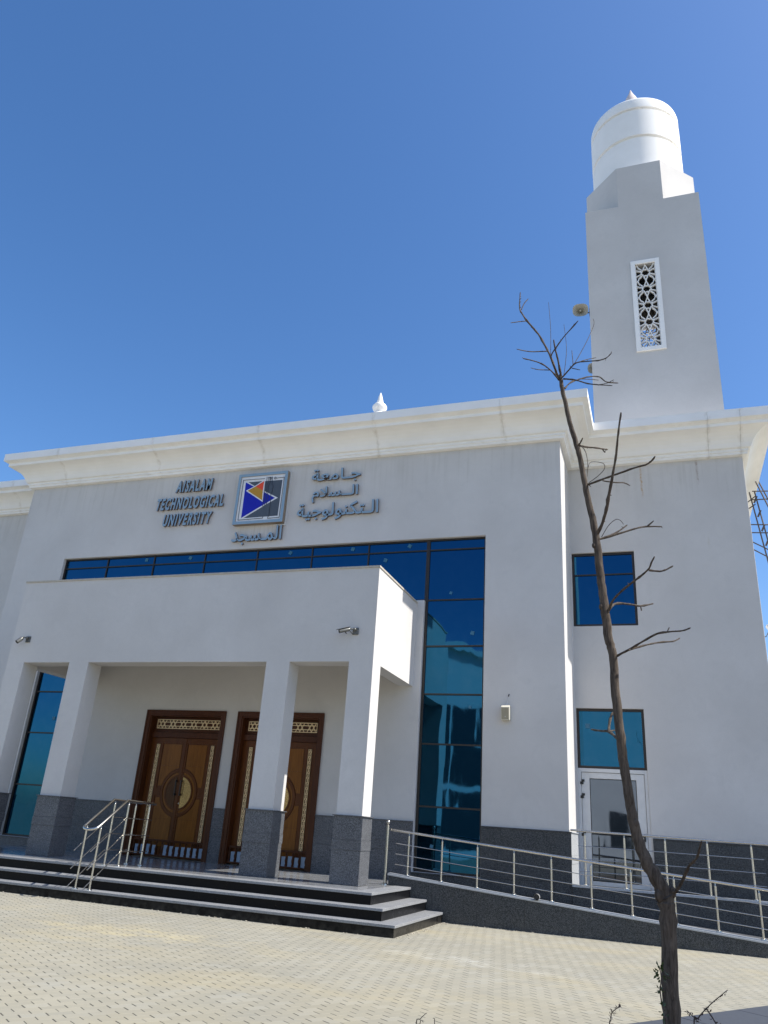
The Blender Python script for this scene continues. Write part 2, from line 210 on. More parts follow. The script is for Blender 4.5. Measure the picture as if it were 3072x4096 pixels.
def mat_glass(name, tint, seed, rough=.02, wave=.012):
    n = NT(name); P = n.P(); x, y, z = n.sep(P)
    v = n.new('ShaderNodeVectorMath', operation='ADD'); n.link(P, v.inputs[0]); v.inputs[1].default_value = (seed*3.7, 0, seed*1.3)
    h = n.noise(.9, 1, vec=n.scale(v.outputs[0], (1.3, 1, .5)), rough=.3); h2 = n.noise(2.6, 1, vec=n.scale(v.outputs[0], (1.5, 1, .35)))
    hh = n.math('ADD', h, n.math('MULTIPLY', h2, .12))
    n.bump(hh, 1.0, wave)
    dirt = n.rng(n.noise(4, 5, rough=.7), .45, .8)
    c = n.mix(n.math('MULTIPLY', dirt, .035), tint, (.25, .32, .36))
    return n.set(col=c, rough=n.rng(dirt, 0, 1, rough, rough+.03), metal=1.0)

def mat_wood(name, a, b, rough=.35, axis='z'):
    n = NT(name); v = n.scale(n.P(), (14, 14, 1.2) if axis == 'z' else (1.2, 14, 14))
    f = n.noise(1.6, 6, vec=v, rough=.6, dist=1.2); g = n.noise(6, 3, vec=v)
    c = n.mix(n.rng(f, .3, .7), a, b); c = n.mix(n.math('MULTIPLY', g, .3), c, tuple(k*.6 for k in a))
    n.bump(f, .15, .002)
    return n.set(col=c, rough=rough, spec=.22)

def mat_bark():
    n = NT('brown_bark'); v = n.scale(n.P(), (40, 40, 7))
    f = n.noise(1.4, 6, vec=v, rough=.65, dist=.8); g = n.noise(12, 4)
    c = n.mix(n.rng(f, .3, .7), (.036, .028, .022), (.15, .122, .097)); c = n.mix(n.rng(g, .55, .8, 0, .5), c, (.17, .145, .12))
    n.bump(f, 1.0, .008)
    return n.set(col=c, rough=.9, spec=.15)

def mat_steel():
    n = NT('brushed_stainless_steel')
    c = n.mix(n.noise(8, 3), (.50, .475, .43), (.62, .59, .54))
    return n.set(col=c, rough=.27, metal=1.0)

def mat_gold(name, k=1.0):
    n = NT(name); v = n.vor(55, out='Distance', feat='DISTANCE_TO_EDGE'); m = n.rng(v, .05, .12)
    c = n.mix(m, (.75*k, .52*k, .22*k), (.30*k, .19*k, .07*k)); n.bump(n.noise(9, 2), .3, .01)
    return n.set(col=c, rough=.32, metal=.85)

WALL = mat_wall(); CORN = mat_cornice(); PAVE = mat_paving(); FLOOR = mat_floor()
GRAN = mat_granite('speckled_grey_granite', (.045, .047, .052), (.165, .17, .18), .42, 110)
GRAND = mat_granite('dark_speckled_granite', (.016, .017, .018), (.10, .104, .104), .55, 110)
TREAD = mat_granite('light_grey_granite_tread', (.15, .155, .16), (.34, .345, .35), .42, 200)
RISER = mat_granite('polished_black_granite', (.003, .003, .0035), (.010, .010, .011), .30, 240, .05, .12)
COPE = mat_granite('pale_granite_coping', (.32, .33, .33), (.52, .53, .54), .4, 300)
GLASS = [mat_glass('blue_mirror_glass', (.014, .083, .160), i) for i in range(1)]
GLASSV = [mat_glass('blue_mirror_glass_'+s, (.014, .083, .160), k) for s, k in (('second', 5.1), ('third', 9.3))]
DGLASS = mat_glass('clear_door_glass', (.10, .12, .15), 3, .018, .006)
FRAME = plain('dark_bronze_aluminium', (.035, .028, .024), .45, .3)
WOODF = mat_wood('dark_stained_wood', (.055, .016, .005), (.10, .030, .009), .36)
WOODL = mat_wood('brown_stained_wood', (.085, .025, .006), (.145, .045, .009), .30)
WOODP = mat_wood('orange_brown_wood_panel', (.165, .056, .008), (.27, .102, .014), .28)
GOLD = plain('pale_gold_metal', (.80, .60, .34), .35, .35); MEDAL = mat_gold('gold_filigree'); MEDALD = mat_wood('carved_dark_medallion', (.07, .030, .010), (.12, .05, .016), .4)
STEEL = mat_steel(); BARK = mat_bark()
WHITEP = plain('white_powder_coat', (.62, .62, .61), .4); BLACKP = plain('black_plastic', (.015, .015, .015), .5)
CREAM = plain('cream_plastic', (.62, .58, .47), .5); SIGNB = plain('blue_grey_aluminium', (.23, .34, .44), .5, .0, .06)
SIGNE = plain('brown_letter_edge', (.13, .095, .08), .6); ARTW = plain('sign_white', (.72, .72, .72), .4)
ARTG = plain('sign_grey', (.075, .085, .10), .35, 0, .06); ARTN = plain('sign_dark_line', (.04, .045, .06), .4)
ARTB = plain('sign_blue', (.004, .004, .36), .35, 0, .05); ARTY = plain('sign_yellow', (.47, .24, .01), .35, 0, .05); ARTR = plain('sign_red', (.78, .07, .01), .35, 0, .05)
CAMG = plain('grey_camera_housing', (.12, .12, .11), .35, .3); HORN = plain('beige_horn', (.36, .35, .30), .5)
SOIL = plain('dry_soil', (.16, .12, .08), .95, 0, .35, 12); KERB = plain('shade_darkened_concrete', (.045, .052, .066), .85, 0, .15, 14)  # kerb shade is put into its dark base colour, nothing casts it
LEAF = plain('dark_green_leaf', (.045, .075, .02), .5, 0, .3, 30); LEAFR = plain('dark_red_leaf', (.06, .03, .025), .6, 0, .3, 30)
DRY = plain('dry_twig', (.08, .06, .05), .8); STICK = plain('pale_sticker', (.035, .15, .24), .5)
BLUEW = plain('pale_blue_board', (.36, .45, .55), .5); RUSTY = plain('weathered_steel', (.10, .085, .08), .7, .3, .4, 10)
PALEBLD = plain('pale_facade_paint', (.70, .69, .67), .85, 0, .05, .4); DARKW = plain('dark_window_glass', (.03, .04, .05), .35)
CAVITY = plain('minaret_inside', (.5, .5, .5), .9); COPB = plain('dusty_coping', (.46, .42, .35), .85, 0, .3, 9)
PVC = plain('grey_pvc', (.3, .3, .3), .5)

# ------------------------------------------------------------------ object helpers
def tag(o, label=None, cat=None, group=None, kind=None):
    for k, v in (('label', label), ('category', cat), ('group', group), ('kind', kind)):
        if v: o[k] = v
    return o
def empty(name, loc, label=None, cat=None, group=None):
    o = bpy.data.objects.new(name, None); COL.objects.link(o); o.location = loc; o.empty_display_size = .2
    return tag(o, label, cat, group)
def wloc(o):
    v = Vector(o.location)
    while o.parent: o = o.parent; v += Vector(o.location)
    return v
def link(name, bm, mats, parent=None, smooth=False, bevel=0):
    if not isinstance(mats, (list, tuple)): mats = [mats]
    me = bpy.data.meshes.new(name); bmesh.ops.recalc_face_normals(bm, faces=bm.faces) if not smooth == 'keep' else None
    if parent: bmesh.ops.translate(bm, verts=bm.verts, vec=-wloc(parent))
    bm.to_mesh(me); bm.free()
    for m in mats: me.materials.append(m)
    if smooth:
        for p in me.polygons: p.use_smooth = True
        try: me.set_sharp_from_angle(angle=R(40))
        except Exception: pass
    o = bpy.data.objects.new(name, me); COL.objects.link(o)
    if parent: o.parent = parent
    if bevel:
        b = o.modifiers.new('bevel', 'BEVEL'); b.width = bevel; b.segments = 2; b.limit_method = 'ANGLE'; b.angle_limit = R(50)
    return o
def B(): return bmesh.new()
def box(bm, x0, x1, y0, y1, z0, z1, mi=0):
    v = [bm.verts.new((x, y, z)) for z in (z0, z1) for y in (y0, y1) for x in (x0, x1)]
    for q in ((0, 2, 3, 1), (4, 5, 7, 6), (0, 1, 5, 4), (2, 6, 7, 3), (0, 4, 6, 2), (1, 3, 7, 5)):
        f = bm.faces.new([v[i] for i in q]); f.material_index = mi
    return v
def rbox(bm, c, size, rot, mi=0):
    v = box(bm, -size[0]/2, size[0]/2, -size[1]/2, size[1]/2, -size[2]/2, size[2]/2, mi)
    m = rot.to_4x4(); m.translation = Vector(c)
    for q in v: q.co = m @ q.co
def prism(bm, pts, y0, y1, mi=0):          # polygon in x,z extruded along y
    a = [bm.verts.new((x, y0, z)) for x, z in pts]; b = [bm.verts.new((x, y1, z)) for x, z in pts]; n = len(pts)
    fs = [bm.faces.new(a), bm.faces.new(b[::-1])]+[bm.faces.new((a[i], b[i], b[(i+1) % n], a[(i+1) % n])) for i in range(n)]
    for f in fs: f.material_index = mi
def grid(bm, xs, ys, zs, solid, mi=0):
    vs = {}
    def V(i, j, k):
        if (i, j, k) not in vs: vs[i, j, k] = bm.verts.new((xs[i], ys[j], zs[k]))
        return vs[i, j, k]
    nx, ny, nz = len(xs)-1, len(ys)-1, len(zs)-1
    S = lambda i, j, k: 0 <= i < nx and 0 <= j < ny and 0 <= k < nz and solid((xs[i]+xs[i+1])/2, (ys[j]+ys[j+1])/2, (zs[k]+zs[k+1])/2)
    for i in range(nx):
        for j in range(ny):
            for k in range(nz):
                if not S(i, j, k): continue
                for d, q in (((-1, 0, 0), ((0, 0, 0), (0, 0, 1), (0, 1, 1), (0, 1, 0))), ((1, 0, 0), ((1, 0, 0), (1, 1, 0), (1, 1, 1), (1, 0, 1))),
                             ((0, -1, 0), ((0, 0, 0), (1, 0, 0), (1, 0, 1), (0, 0, 1))), ((0, 1, 0), ((0, 1, 0), (0, 1, 1), (1, 1, 1), (1, 1, 0))),
                             ((0, 0, -1), ((0, 0, 0), (0, 1, 0), (1, 1, 0), (1, 0, 0))), ((0, 0, 1), ((0, 0, 1), (1, 0, 1), (1, 1, 1), (0, 1, 1)))):
                    if not S(i+d[0], j+d[1], k+d[2]):
                        f = bm.faces.new([V(i+a, j+b, k+c) for a, b, c in q]); f.material_index = mi
def tube(bm, pts, rad, n=10, mi=0, cap=True):
    pts = [Vector(p) for p in pts]; rs = rad if isinstance(rad, (list, tuple)) else [rad]*len(pts)
    rings = []; prev = None
    for i, p in enumerate(pts):
        t = (pts[min(i+1, len(pts)-1)]-pts[max(i-1, 0)]).normalized()
        if prev is None:
            a = Vector((0, 0, 1)) if abs(t.z) < .9 else Vector((1, 0, 0)); u = t.cross(a).normalized()
        else: u = (prev-t*prev.dot(t)).normalized()
        prev = u; v = t.cross(u)
        rings.append([bm.verts.new(p+(u*math.cos(2*math.pi*k/n)+v*math.sin(2*math.pi*k/n))*rs[i]) for k in range(n)])
    for a, b in zip(rings, rings[1:]):
        for k in range(n):
            f = bm.faces.new((a[k], a[(k+1) % n], b[(k+1) % n], b[k])); f.material_index = mi
    if cap: bm.faces.new(rings[0][::-1]).material_index = mi; bm.faces.new(rings[-1]).material_index = mi
def lathe(bm, cx, cy, prof, n=48, mi=0):
    rings = [[bm.verts.new((cx+r*math.cos(2*math.pi*k/n), cy+r*math.sin(2*math.pi*k/n), z)) for k in range(n)] for r, z in prof]
    for a, b in zip(rings, rings[1:]):
        for k in range(n): bm.faces.new((a[k], a[(k+1) % n], b[(k+1) % n], b[k])).material_index = mi
    bm.faces.new(rings[0][::-1]); bm.faces.new(rings[-1])
def sphere(bm, c, r, mi=0, seg=14, sz=1.0):
    m = Matrix.Translation(c) @ Matrix.Diagonal((1, 1, sz, 1))
    g = bmesh.ops.create_uvsphere(bm, u_segments=seg, v_segments=seg//2+1, radius=r, matrix=m)
    for v in g['verts']:
        for f in v.link_faces: f.material_index = mi
def bar2(bm, a, b, w, y0, y1, mi=0):       # flat bar between two x,z points
    a = Vector(a); b = Vector(b); d = b-a
    if d.length < 1e-4: return
    nrm = Vector((-d.y, d.x)).normalized()*w/2
    prism(bm, [tuple(a+nrm), tuple(a-nrm), tuple(b-nrm), tuple(b+nrm)], y0, y1, mi)
def clipseg(a, b, x0, x1, z0, z1):
    t0, t1 = 0., 1.; dx, dz = b[0]-a[0], b[1]-a[1]
    for p, q in ((-dx, a[0]-x0), (dx, x1-a[0]), (-dz, a[1]-z0), (dz, z1-a[1])):
        if abs(p) < 1e-9:
            if q < 0: return None
        else:
            r = q/p
            if p < 0: t0 = max(t0, r)
            else: t1 = min(t1, r)
    if t0 >= t1: return None
    return (a[0]+dx*t0, a[1]+dz*t0), (a[0]+dx*t1, a[1]+dz*t1)
def lattice(bm, x0, x1, z0, z1, cells, k, rr, wbar, y0, y1, vert=True, border=True, mi=0):
    """cells of k tangent lines to a small circle, running on to the cell edge: star lattice; every bar sits a hair off its neighbour"""
    n = cells; e = 0
    for i in range(n):
        if vert: cx0, cx1 = x0, x1; cz0 = z0+(z1-z0)*i/n; cz1 = z0+(z1-z0)*(i+1)/n
        else: cz0, cz1 = z0, z1; cx0 = x0+(x1-x0)*i/n; cx1 = x0+(x1-x0)*(i+1)/n
        cx, cz = (cx0+cx1)/2, (cz0+cz1)/2; r = rr*min(cx1-cx0, cz1-cz0)
        for j in range(k):
            a = 2*math.pi*(j+.5)/k if k == 8 else 2*math.pi*j/k+math.pi/2
            nx, nz = math.cos(a), math.sin(a); s = clipseg((cx+nx*r-nz*9, cz+nz*r+nx*9), (cx+nx*r+nz*9, cz+nz*r-nx*9), cx0, cx1, cz0, cz1)
            if s: e += 1; bar2(bm, s[0], s[1], wbar, y0+.0004*(e % 16), y1+.0004*(e % 16), mi)
    if border:
        b = wbar*.9
        for (a0, a1, c0, c1) in ((x0, x0+b, z0, z1), (x1-b, x1, z0, z1), (x0+b, x1-b, z0, z0+b), (x0+b, x1-b, z1-b, z1)):
            box(bm, a0, a1, y0-.008, y1+.004, c0, c1, mi)

def starscreen(bm, x0, x1, z0, z1, n, wb, y0, y1):
    W, H = x1-x0, (z1-z0)/n; e = 0; cx = (x0+x1)/2
    for i in range(n):
        cz = z0+H*(i+.5); segs = []
        st = []
        for k in range(16):
            a = math.pi*(k/8+1/8); r = .152 if k % 2 == 0 else .108; st.append((r*math.cos(a-math.pi/16*0), r*math.sin(a)))
        segs += [(st[k], st[(k+1) % 16]) for k in range(16)]
        for sx_ in (1, -1):
            for sz in (1, -1):
                segs += [((.058*sx_, .140*sz), (-.03*sx_, (H/2+.05)*sz)), ((.140*sx_, .058*sz), (W/2*sx_, .125*sz)), ((.108*sx_, .108*sz), (.205*sx_, .205*sz)),
                         ((.205*sx_, .205*sz), (.235*sx_, H/2*sz)), ((.235*sx_, H/2*sz), (W/2*sx_, (H/2-.04)*sz))]
        for a, b in segs:
            s = clipseg((cx+a[0], cz+a[1]), (cx+b[0], cz+b[1]), x0, x1, max(z0, cz-H/2-.0), min(z1, cz+H/2+.0))
            if s: e += 1; bar2(bm, s[0], s[1], wb, y0+.0004*(e % 20), y1+.0004*(e % 20))
    for (a0, a1, c0, c1) in ((x0, x0+.02, z0, z1), (x1-.02, x1, z0, z1)): box(bm, a0, a1, y0-.004, y1+.012, c0, c1)

# ================================================================== SETTING
YR = 1.80; XL, XR, XRR = -12.08, 4.83, 9.25; ZC = 11.10; ZG = 1.79; ZP = .562
bm = B(); box(bm, -300, 300, -300, 300, -.3, 0); tag(link('plaza_paving', bm, PAVE), kind='structure')
# planting bed along the paving: concrete kerb and soil, following the direction of the blocks
d1 = Vector((.559, .829, 0)); d2 = Vector((.829, -.559, 0)); k0 = Vector((7.32, -7.98, 0))
def slab(bm, s0, s1, t0, t1, z0, z1):
    c = [k0+d1*s0+d2*t0, k0+d1*s1+d2*t0, k0+d1*s1+d2*t1, k0+d1*s0+d2*t1]
    a = [bm.verts.new((p.x, p.y, z0)) for p in c]; b = [bm.verts.new((p.x, p.y, z1)) for p in c]
    bm.faces.new(a); bm.faces.new(b)
    for i in range(4): bm.faces.new((a[i], a[(i+1) % 4], b[(i+1) % 4], b[i]))
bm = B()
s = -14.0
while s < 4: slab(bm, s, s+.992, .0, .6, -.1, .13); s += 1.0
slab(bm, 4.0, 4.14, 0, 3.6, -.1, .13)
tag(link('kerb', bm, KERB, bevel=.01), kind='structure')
bm = B(); slab(bm, -14, 4.0, .6, 12, -.1, .09); tag(link('planting_bed_soil', bm, SOIL), kind='structure')

# ================================================================== MOSQUE
mosque = empty('mosque_building', (-3.6, 0, 0), 'white flat-roofed mosque with cream cornice, columned porch and blue mirror glass strips', 'mosque')
WT, WSL = 8.60, 6.95            # band top and bottom
RW0, RW1 = 1.40, 2.935; LW0, LW1 = -10.19, -8.655; WB = .765
D1, D2 = (-6.154, -3.764), (-3.404, -1.017); DT = 4.112
holes = [(LW0, RW1, WSL, WT), (LW0, LW1, WB, WSL), (RW0, RW1, WB, WSL), (D1[0]+.005, D1[1]-.005, .3, DT-.005), (D2[0]+.005, D2[1]-.005, .3, DT-.005)]
V0, V1 = 4.862, 6.436
holesR = [(V0, V1, 6.675, 8.64), (V0, V1, .60, 4.63)]
xs = sorted({-26, XL, XR, XRR, *[h[0] for h in holes+holesR], *[h[1] for h in holes+holesR]}); zs = sorted({-.2, ZC+.96, .3, *[h[2] for h in holes+holesR], *[h[3] for h in holes+holesR]})
ys = [0, .36, YR, YR+.2, 24]
def solid(x, y, z):
    if XL < x < XR:
        if y < .36: return not any(a < x < b and c < z < d for a, b, c, d in holes)
        return True
    if y < YR: return False
    if x > XR and y < YR+.2: return not any(a < x < b and c < z < d for a, b, c, d in holesR)
    return True
bm = B(); grid(bm, xs, ys, zs, solid); link('wall', bm, WALL, mosque, bevel=.008)

# cornice swept round the plan with mitred corners, cut in cast lengths
PROF = [(0, 11.09), (.115, 11.105), (.125, 11.165), (.15, 11.18), (.15, 11.245), (.205, 11.265), (.222, 11.30), (.25, 11.38), (.30, 11.465), (.37, 11.545), (.46, 11.615), (.56, 11.66), (.655, 11.685), (.655, 11.775), (.70, 11.80), (.785, 11.835), (.785, 12.075), (-.30, 12.085), (-.30, 11.9)]
path = [(-26, YR), (XL, YR), (XL, 0), (XR, 0), (XR, YR), (XRR, YR), (XRR, 24)]
def cornice():
    bm = B()
    nor = []
    for a, b in zip(path, path[1:]):
        d = Vector((b[0]-a[0], b[1]-a[1])).normalized(); nor.append(Vector((d.y, -d.x)))
    def pt(i, o):
        if i == 0: n = nor[0]
        elif i == len(path)-1: n = nor[-1]
        else: n = nor[i-1]+nor[i]
        return Vector((path[i][0], path[i][1]))+n*o
    g = .0028
    for i in range(len(path)-1):
        a, b = path[i], path[i+1]; horiz = abs(a[1]-b[1]) < 1e-6; L = math.hypot(b[0]-a[0], b[1]-a[1])
        cuts = []
        if horiz: cuts = [(j-a[0])/L for j in JOINTS if a[0]+.9 < j < b[0]-.02]
        elif L > 5: cuts = [k*1.9/L for k in range(1, int(L/1.9))]
        ts = [0]+sorted(cuts)+[1]
        for q in range(len(ts)-1):
            ra, rb = [], []
            for (o, z) in PROF:
                A, Bq = pt(i, o), pt(i+1, o); D = (Bq-A); base = Vector(a); d = Vector((b[0]-a[0], b[1]-a[1])).normalized()
                P0 = A if ts[q] == 0 else base+d*(ts[q]*L+g)+nor[i]*o
                P1 = Bq if ts[q+1] == 1 else base+d*(ts[q+1]*L-g)+nor[i]*o
                ra.append(bm.verts.new((P0.x, P0.y, z))); rb.append(bm.verts.new((P1.x, P1.y, z)))
            n = len(PROF)
            for k in range(n): bm.faces.new((ra[k], ra[(k+1) % n], rb[(k+1) % n], rb[k]))
            bm.faces.new(ra); bm.faces.new(rb[::-1])
    return bm
link('cornice', cornice(), CORN, mosque)

# granite plinth in three courses of slabs with open joints and a small cap
def plinth(bm, p0, p1, nrm, z0, ztop, gap_z=(1.17, 1.35), L=.92, th=.032):
    p0, p1 = Vector(p0), Vector(p1); d = (p1-p0); ln = d.length; d.normalize(); nrm = Vector(nrm)
    zz = [z0]+[g for g in gap_z if g > z0+.05]+[ztop-.022]
    for r in range(len(zz)-1):
        t = th + (.006 if r == 1 else 0)+ (.003 if r == 2 else 0); s = 0.0; first = True
        while s < ln-.01:
            e = s+(L*(.5 if (first and r % 2) else 1)); first = False
            if ln-e < .25: e = ln
            a = p0+d*(s+.0012); b = p0+d*(e-.0012); q = [a, b, b+nrm*t, a+nrm*t]
            lo = [bm.verts.new((v.x, v.y, zz[r]+.0015)) for v in q]; hi = [bm.verts.new((v.x, v.y, zz[r+1]-.0015)) for v in q]
            bm.faces.new(lo); bm.faces.new(hi)
            for i in range(4): bm.faces.new((lo[i], lo[(i+1) % 4], hi[(i+1) % 4], hi[i]))
            s = e
    q = [p0, p1, p1+nrm*(th+.022), p0+nrm*(th+.022)]
    lo = [bm.verts.new((v.x, v.y, ztop-.02)) for v in q]; hi = [bm.verts.new((v.x, v.y, ztop)) for v in q]
    bm.faces.new(lo); bm.faces.new(hi)
    for i in range(4): bm.faces.new((lo[i], lo[(i+1) % 4], hi[(i+1) % 4], hi[i]))
bm = B()
bm.free()
for a, b in ((LW1+.02, D1[0]-.01), (D1[1]+.01, D2[0]-.01), (D2[1]+.01, RW0-.01)):
    bm = B(); plinth(bm, (a, 0), (b, 0), (0, -1), .40, ZG); link('plinth', bm, GRAN, mosque)
bm = B(); plinth(bm, (XL, 0), (LW0-.01, 0), (0, -1), 0, ZG); link('plinth', bm, GRAN, mosque)
bm = B(); plinth(bm, (LW0, 0), (LW1, 0), (0, -1), 0, WB-.005, gap_z=()); link('plinth', bm, GRAN, mosque)
bm = B(); plinth(bm, (-26, YR), (XL, YR), (0, -1), 0, ZG); link('plinth', bm, GRAN, mosque)
bm = B()
plinth(bm, (RW1+.01, 0), (XR+.034, 0), (0, -1), .0, ZG, gap_z=(.80,), L=.78); link('plinth', bm, GRAND, mosque); bm = B()
plinth(bm, (RW0, 0), (RW1, 0), (0, -1), .2, WB-.005, gap_z=(), L=.8); link('plinth', bm, GRAND, mosque); bm = B()
plinth(bm, (V1+.03, YR), (XRR, YR), (0, -1), .0, ZG, gap_z=(1.17, 1.35), L=.8)
link('plinth', bm, GRAND, mosque)
bm = B(); plinth(bm, (XR, YR-.06), (XR, .001), (1, 0), .70, ZG, gap_z=(1.16, 1.33), L=2); link('corner_cladding', bm, COPE, mosque)

# ---- glazing
def window(xsplit, zsplit, y, cells=None, fr=.035, depth=.07, stick=0, outer=.045, gl=None, label=None):
    """frame mesh (part) with one pane per cell (sub-parts)"""
    bm = B(); x0, x1, z0, z1 = xsplit[0], xsplit[-1], zsplit[0], zsplit[-1]
    for (a, b, c, d) in ((x0, x0+outer, z0, z1), (x1-outer, x1, z0, z1), (x0+outer, x1-outer, z0, z0+outer), (x0+outer, x1-outer, z1-outer, z1)):
        box(bm, a, b, y, y+depth, c, d)
    for x in xsplit[1:-1]: box(bm, x-fr/2, x+fr/2, y+.006, y+depth-.004, z0+outer, z1-outer)
    for z in zsplit[1:-1]:
        xx = [x0+outer]+[v for x in xsplit[1:-1] for v in (x-fr/2, x+fr/2)]+[x1-outer]
        for i in range(0, len(xx), 2): box(bm, xx[i], xx[i+1], y+.003, y+depth-.006, z-fr/2, z+fr/2)
    f = link('window', bm, FRAME, mosque)
    if label: f['label'] = label
    for i in range(len(xsplit)-1):
        for k in range(len(zsplit)-1):
            a = xsplit[i]+(outer if i == 0 else fr/2)+.002; b = xsplit[i+1]-(outer if i == len(xsplit)-2 else fr/2)-.002
            c = zsplit[k]+(outer if k == 0 else fr/2)+.002; d = zsplit[k+1]-(outer if k == len(zsplit)-2 else fr/2)-.002
            bm = B(); tilt = R(random.uniform(-.35, .35)); tz = R(random.uniform(-.3, .3)); g = y+depth*.5
            for e in (0,):
                vs = [bm.verts.new((px, g+(px-(a+b)/2)*math.tan(tz)+(pz-(c+d)/2)*math.tan(tilt), pz)) for px, pz in ((a, c), (b, c), (b, d), (a, d))]
                vb = [bm.verts.new(v.co+Vector((0, .012, 0))) for v in vs]
                bm.faces.new(vs); bm.faces.new(vb[::-1])
                for q in range(4): bm.faces.new((vs[q], vb[q], vb[(q+1) % 4], vs[(q+1) % 4]))
            link('pane', bm, gl or random.choice(GLASS+GLASSV), f)
    return f
def sticker(f, x, z, y, s=.11, rot=0.3, pts=None):
    bm = B(); c, n = math.cos(rot)*s/2, math.sin(rot)*s/2
    prism(bm, pts or [(x+c, z+n), (x-n, z+c), (x-c, z-n), (x+n, z-c)], y-.003, y-.0015); link('sticker', bm, STICK, f)
GY = .10
MUL = [RW0+.0, -.23, -1.88, -3.56, -5.25, -6.97, -8.62, LW0][::-1]
fb = window(MUL[:-1]+[RW0+.02], [WSL, 8.305, WT], GY+.003, label='high window band below the lettering')
for x, z in ((-7.25, 8.47), (-5.75, 8.46), (-2.55, 8.45), (-.70, 8.46), (.25, 8.1), (.9, 8.46)): sticker(fb, x, z, GY+.028, .14, random.uniform(0, 1))
fs_ = window([RW0+.022, RW1], [WB, 2.12, 3.49, 4.64, 5.80, 6.97, 8.305, WT], GY, label='tall right window strip beside the porch')
for x, z, s_ in ((2.62, 6.12, .13), (2.05, 7.15, .1), (2.6, 4.35, .09), (1.8, 1.3, .1)): sticker(fs_, x, z, GY+.025, s_, .5)
fl = window([LW0, LW1], [WB, 2.07, 3.45, 4.59, 5.6, 6.945], GY, label='tall left window strip behind the end pier')
sticker(fl, -9.35, 3.85, GY+.025, .13, .9)
fv = window([V0, V1], [6.675, 8.05, 8.64], YR+.06, outer=.06, label='square window high beside the projecting block')
fu = window([V0, V1], [3.235, 4.63], YR+.06, outer=.06, label='square window over the white side door')
sticker(fu, 5.12, 4.22, YR+.085, .15, .8)

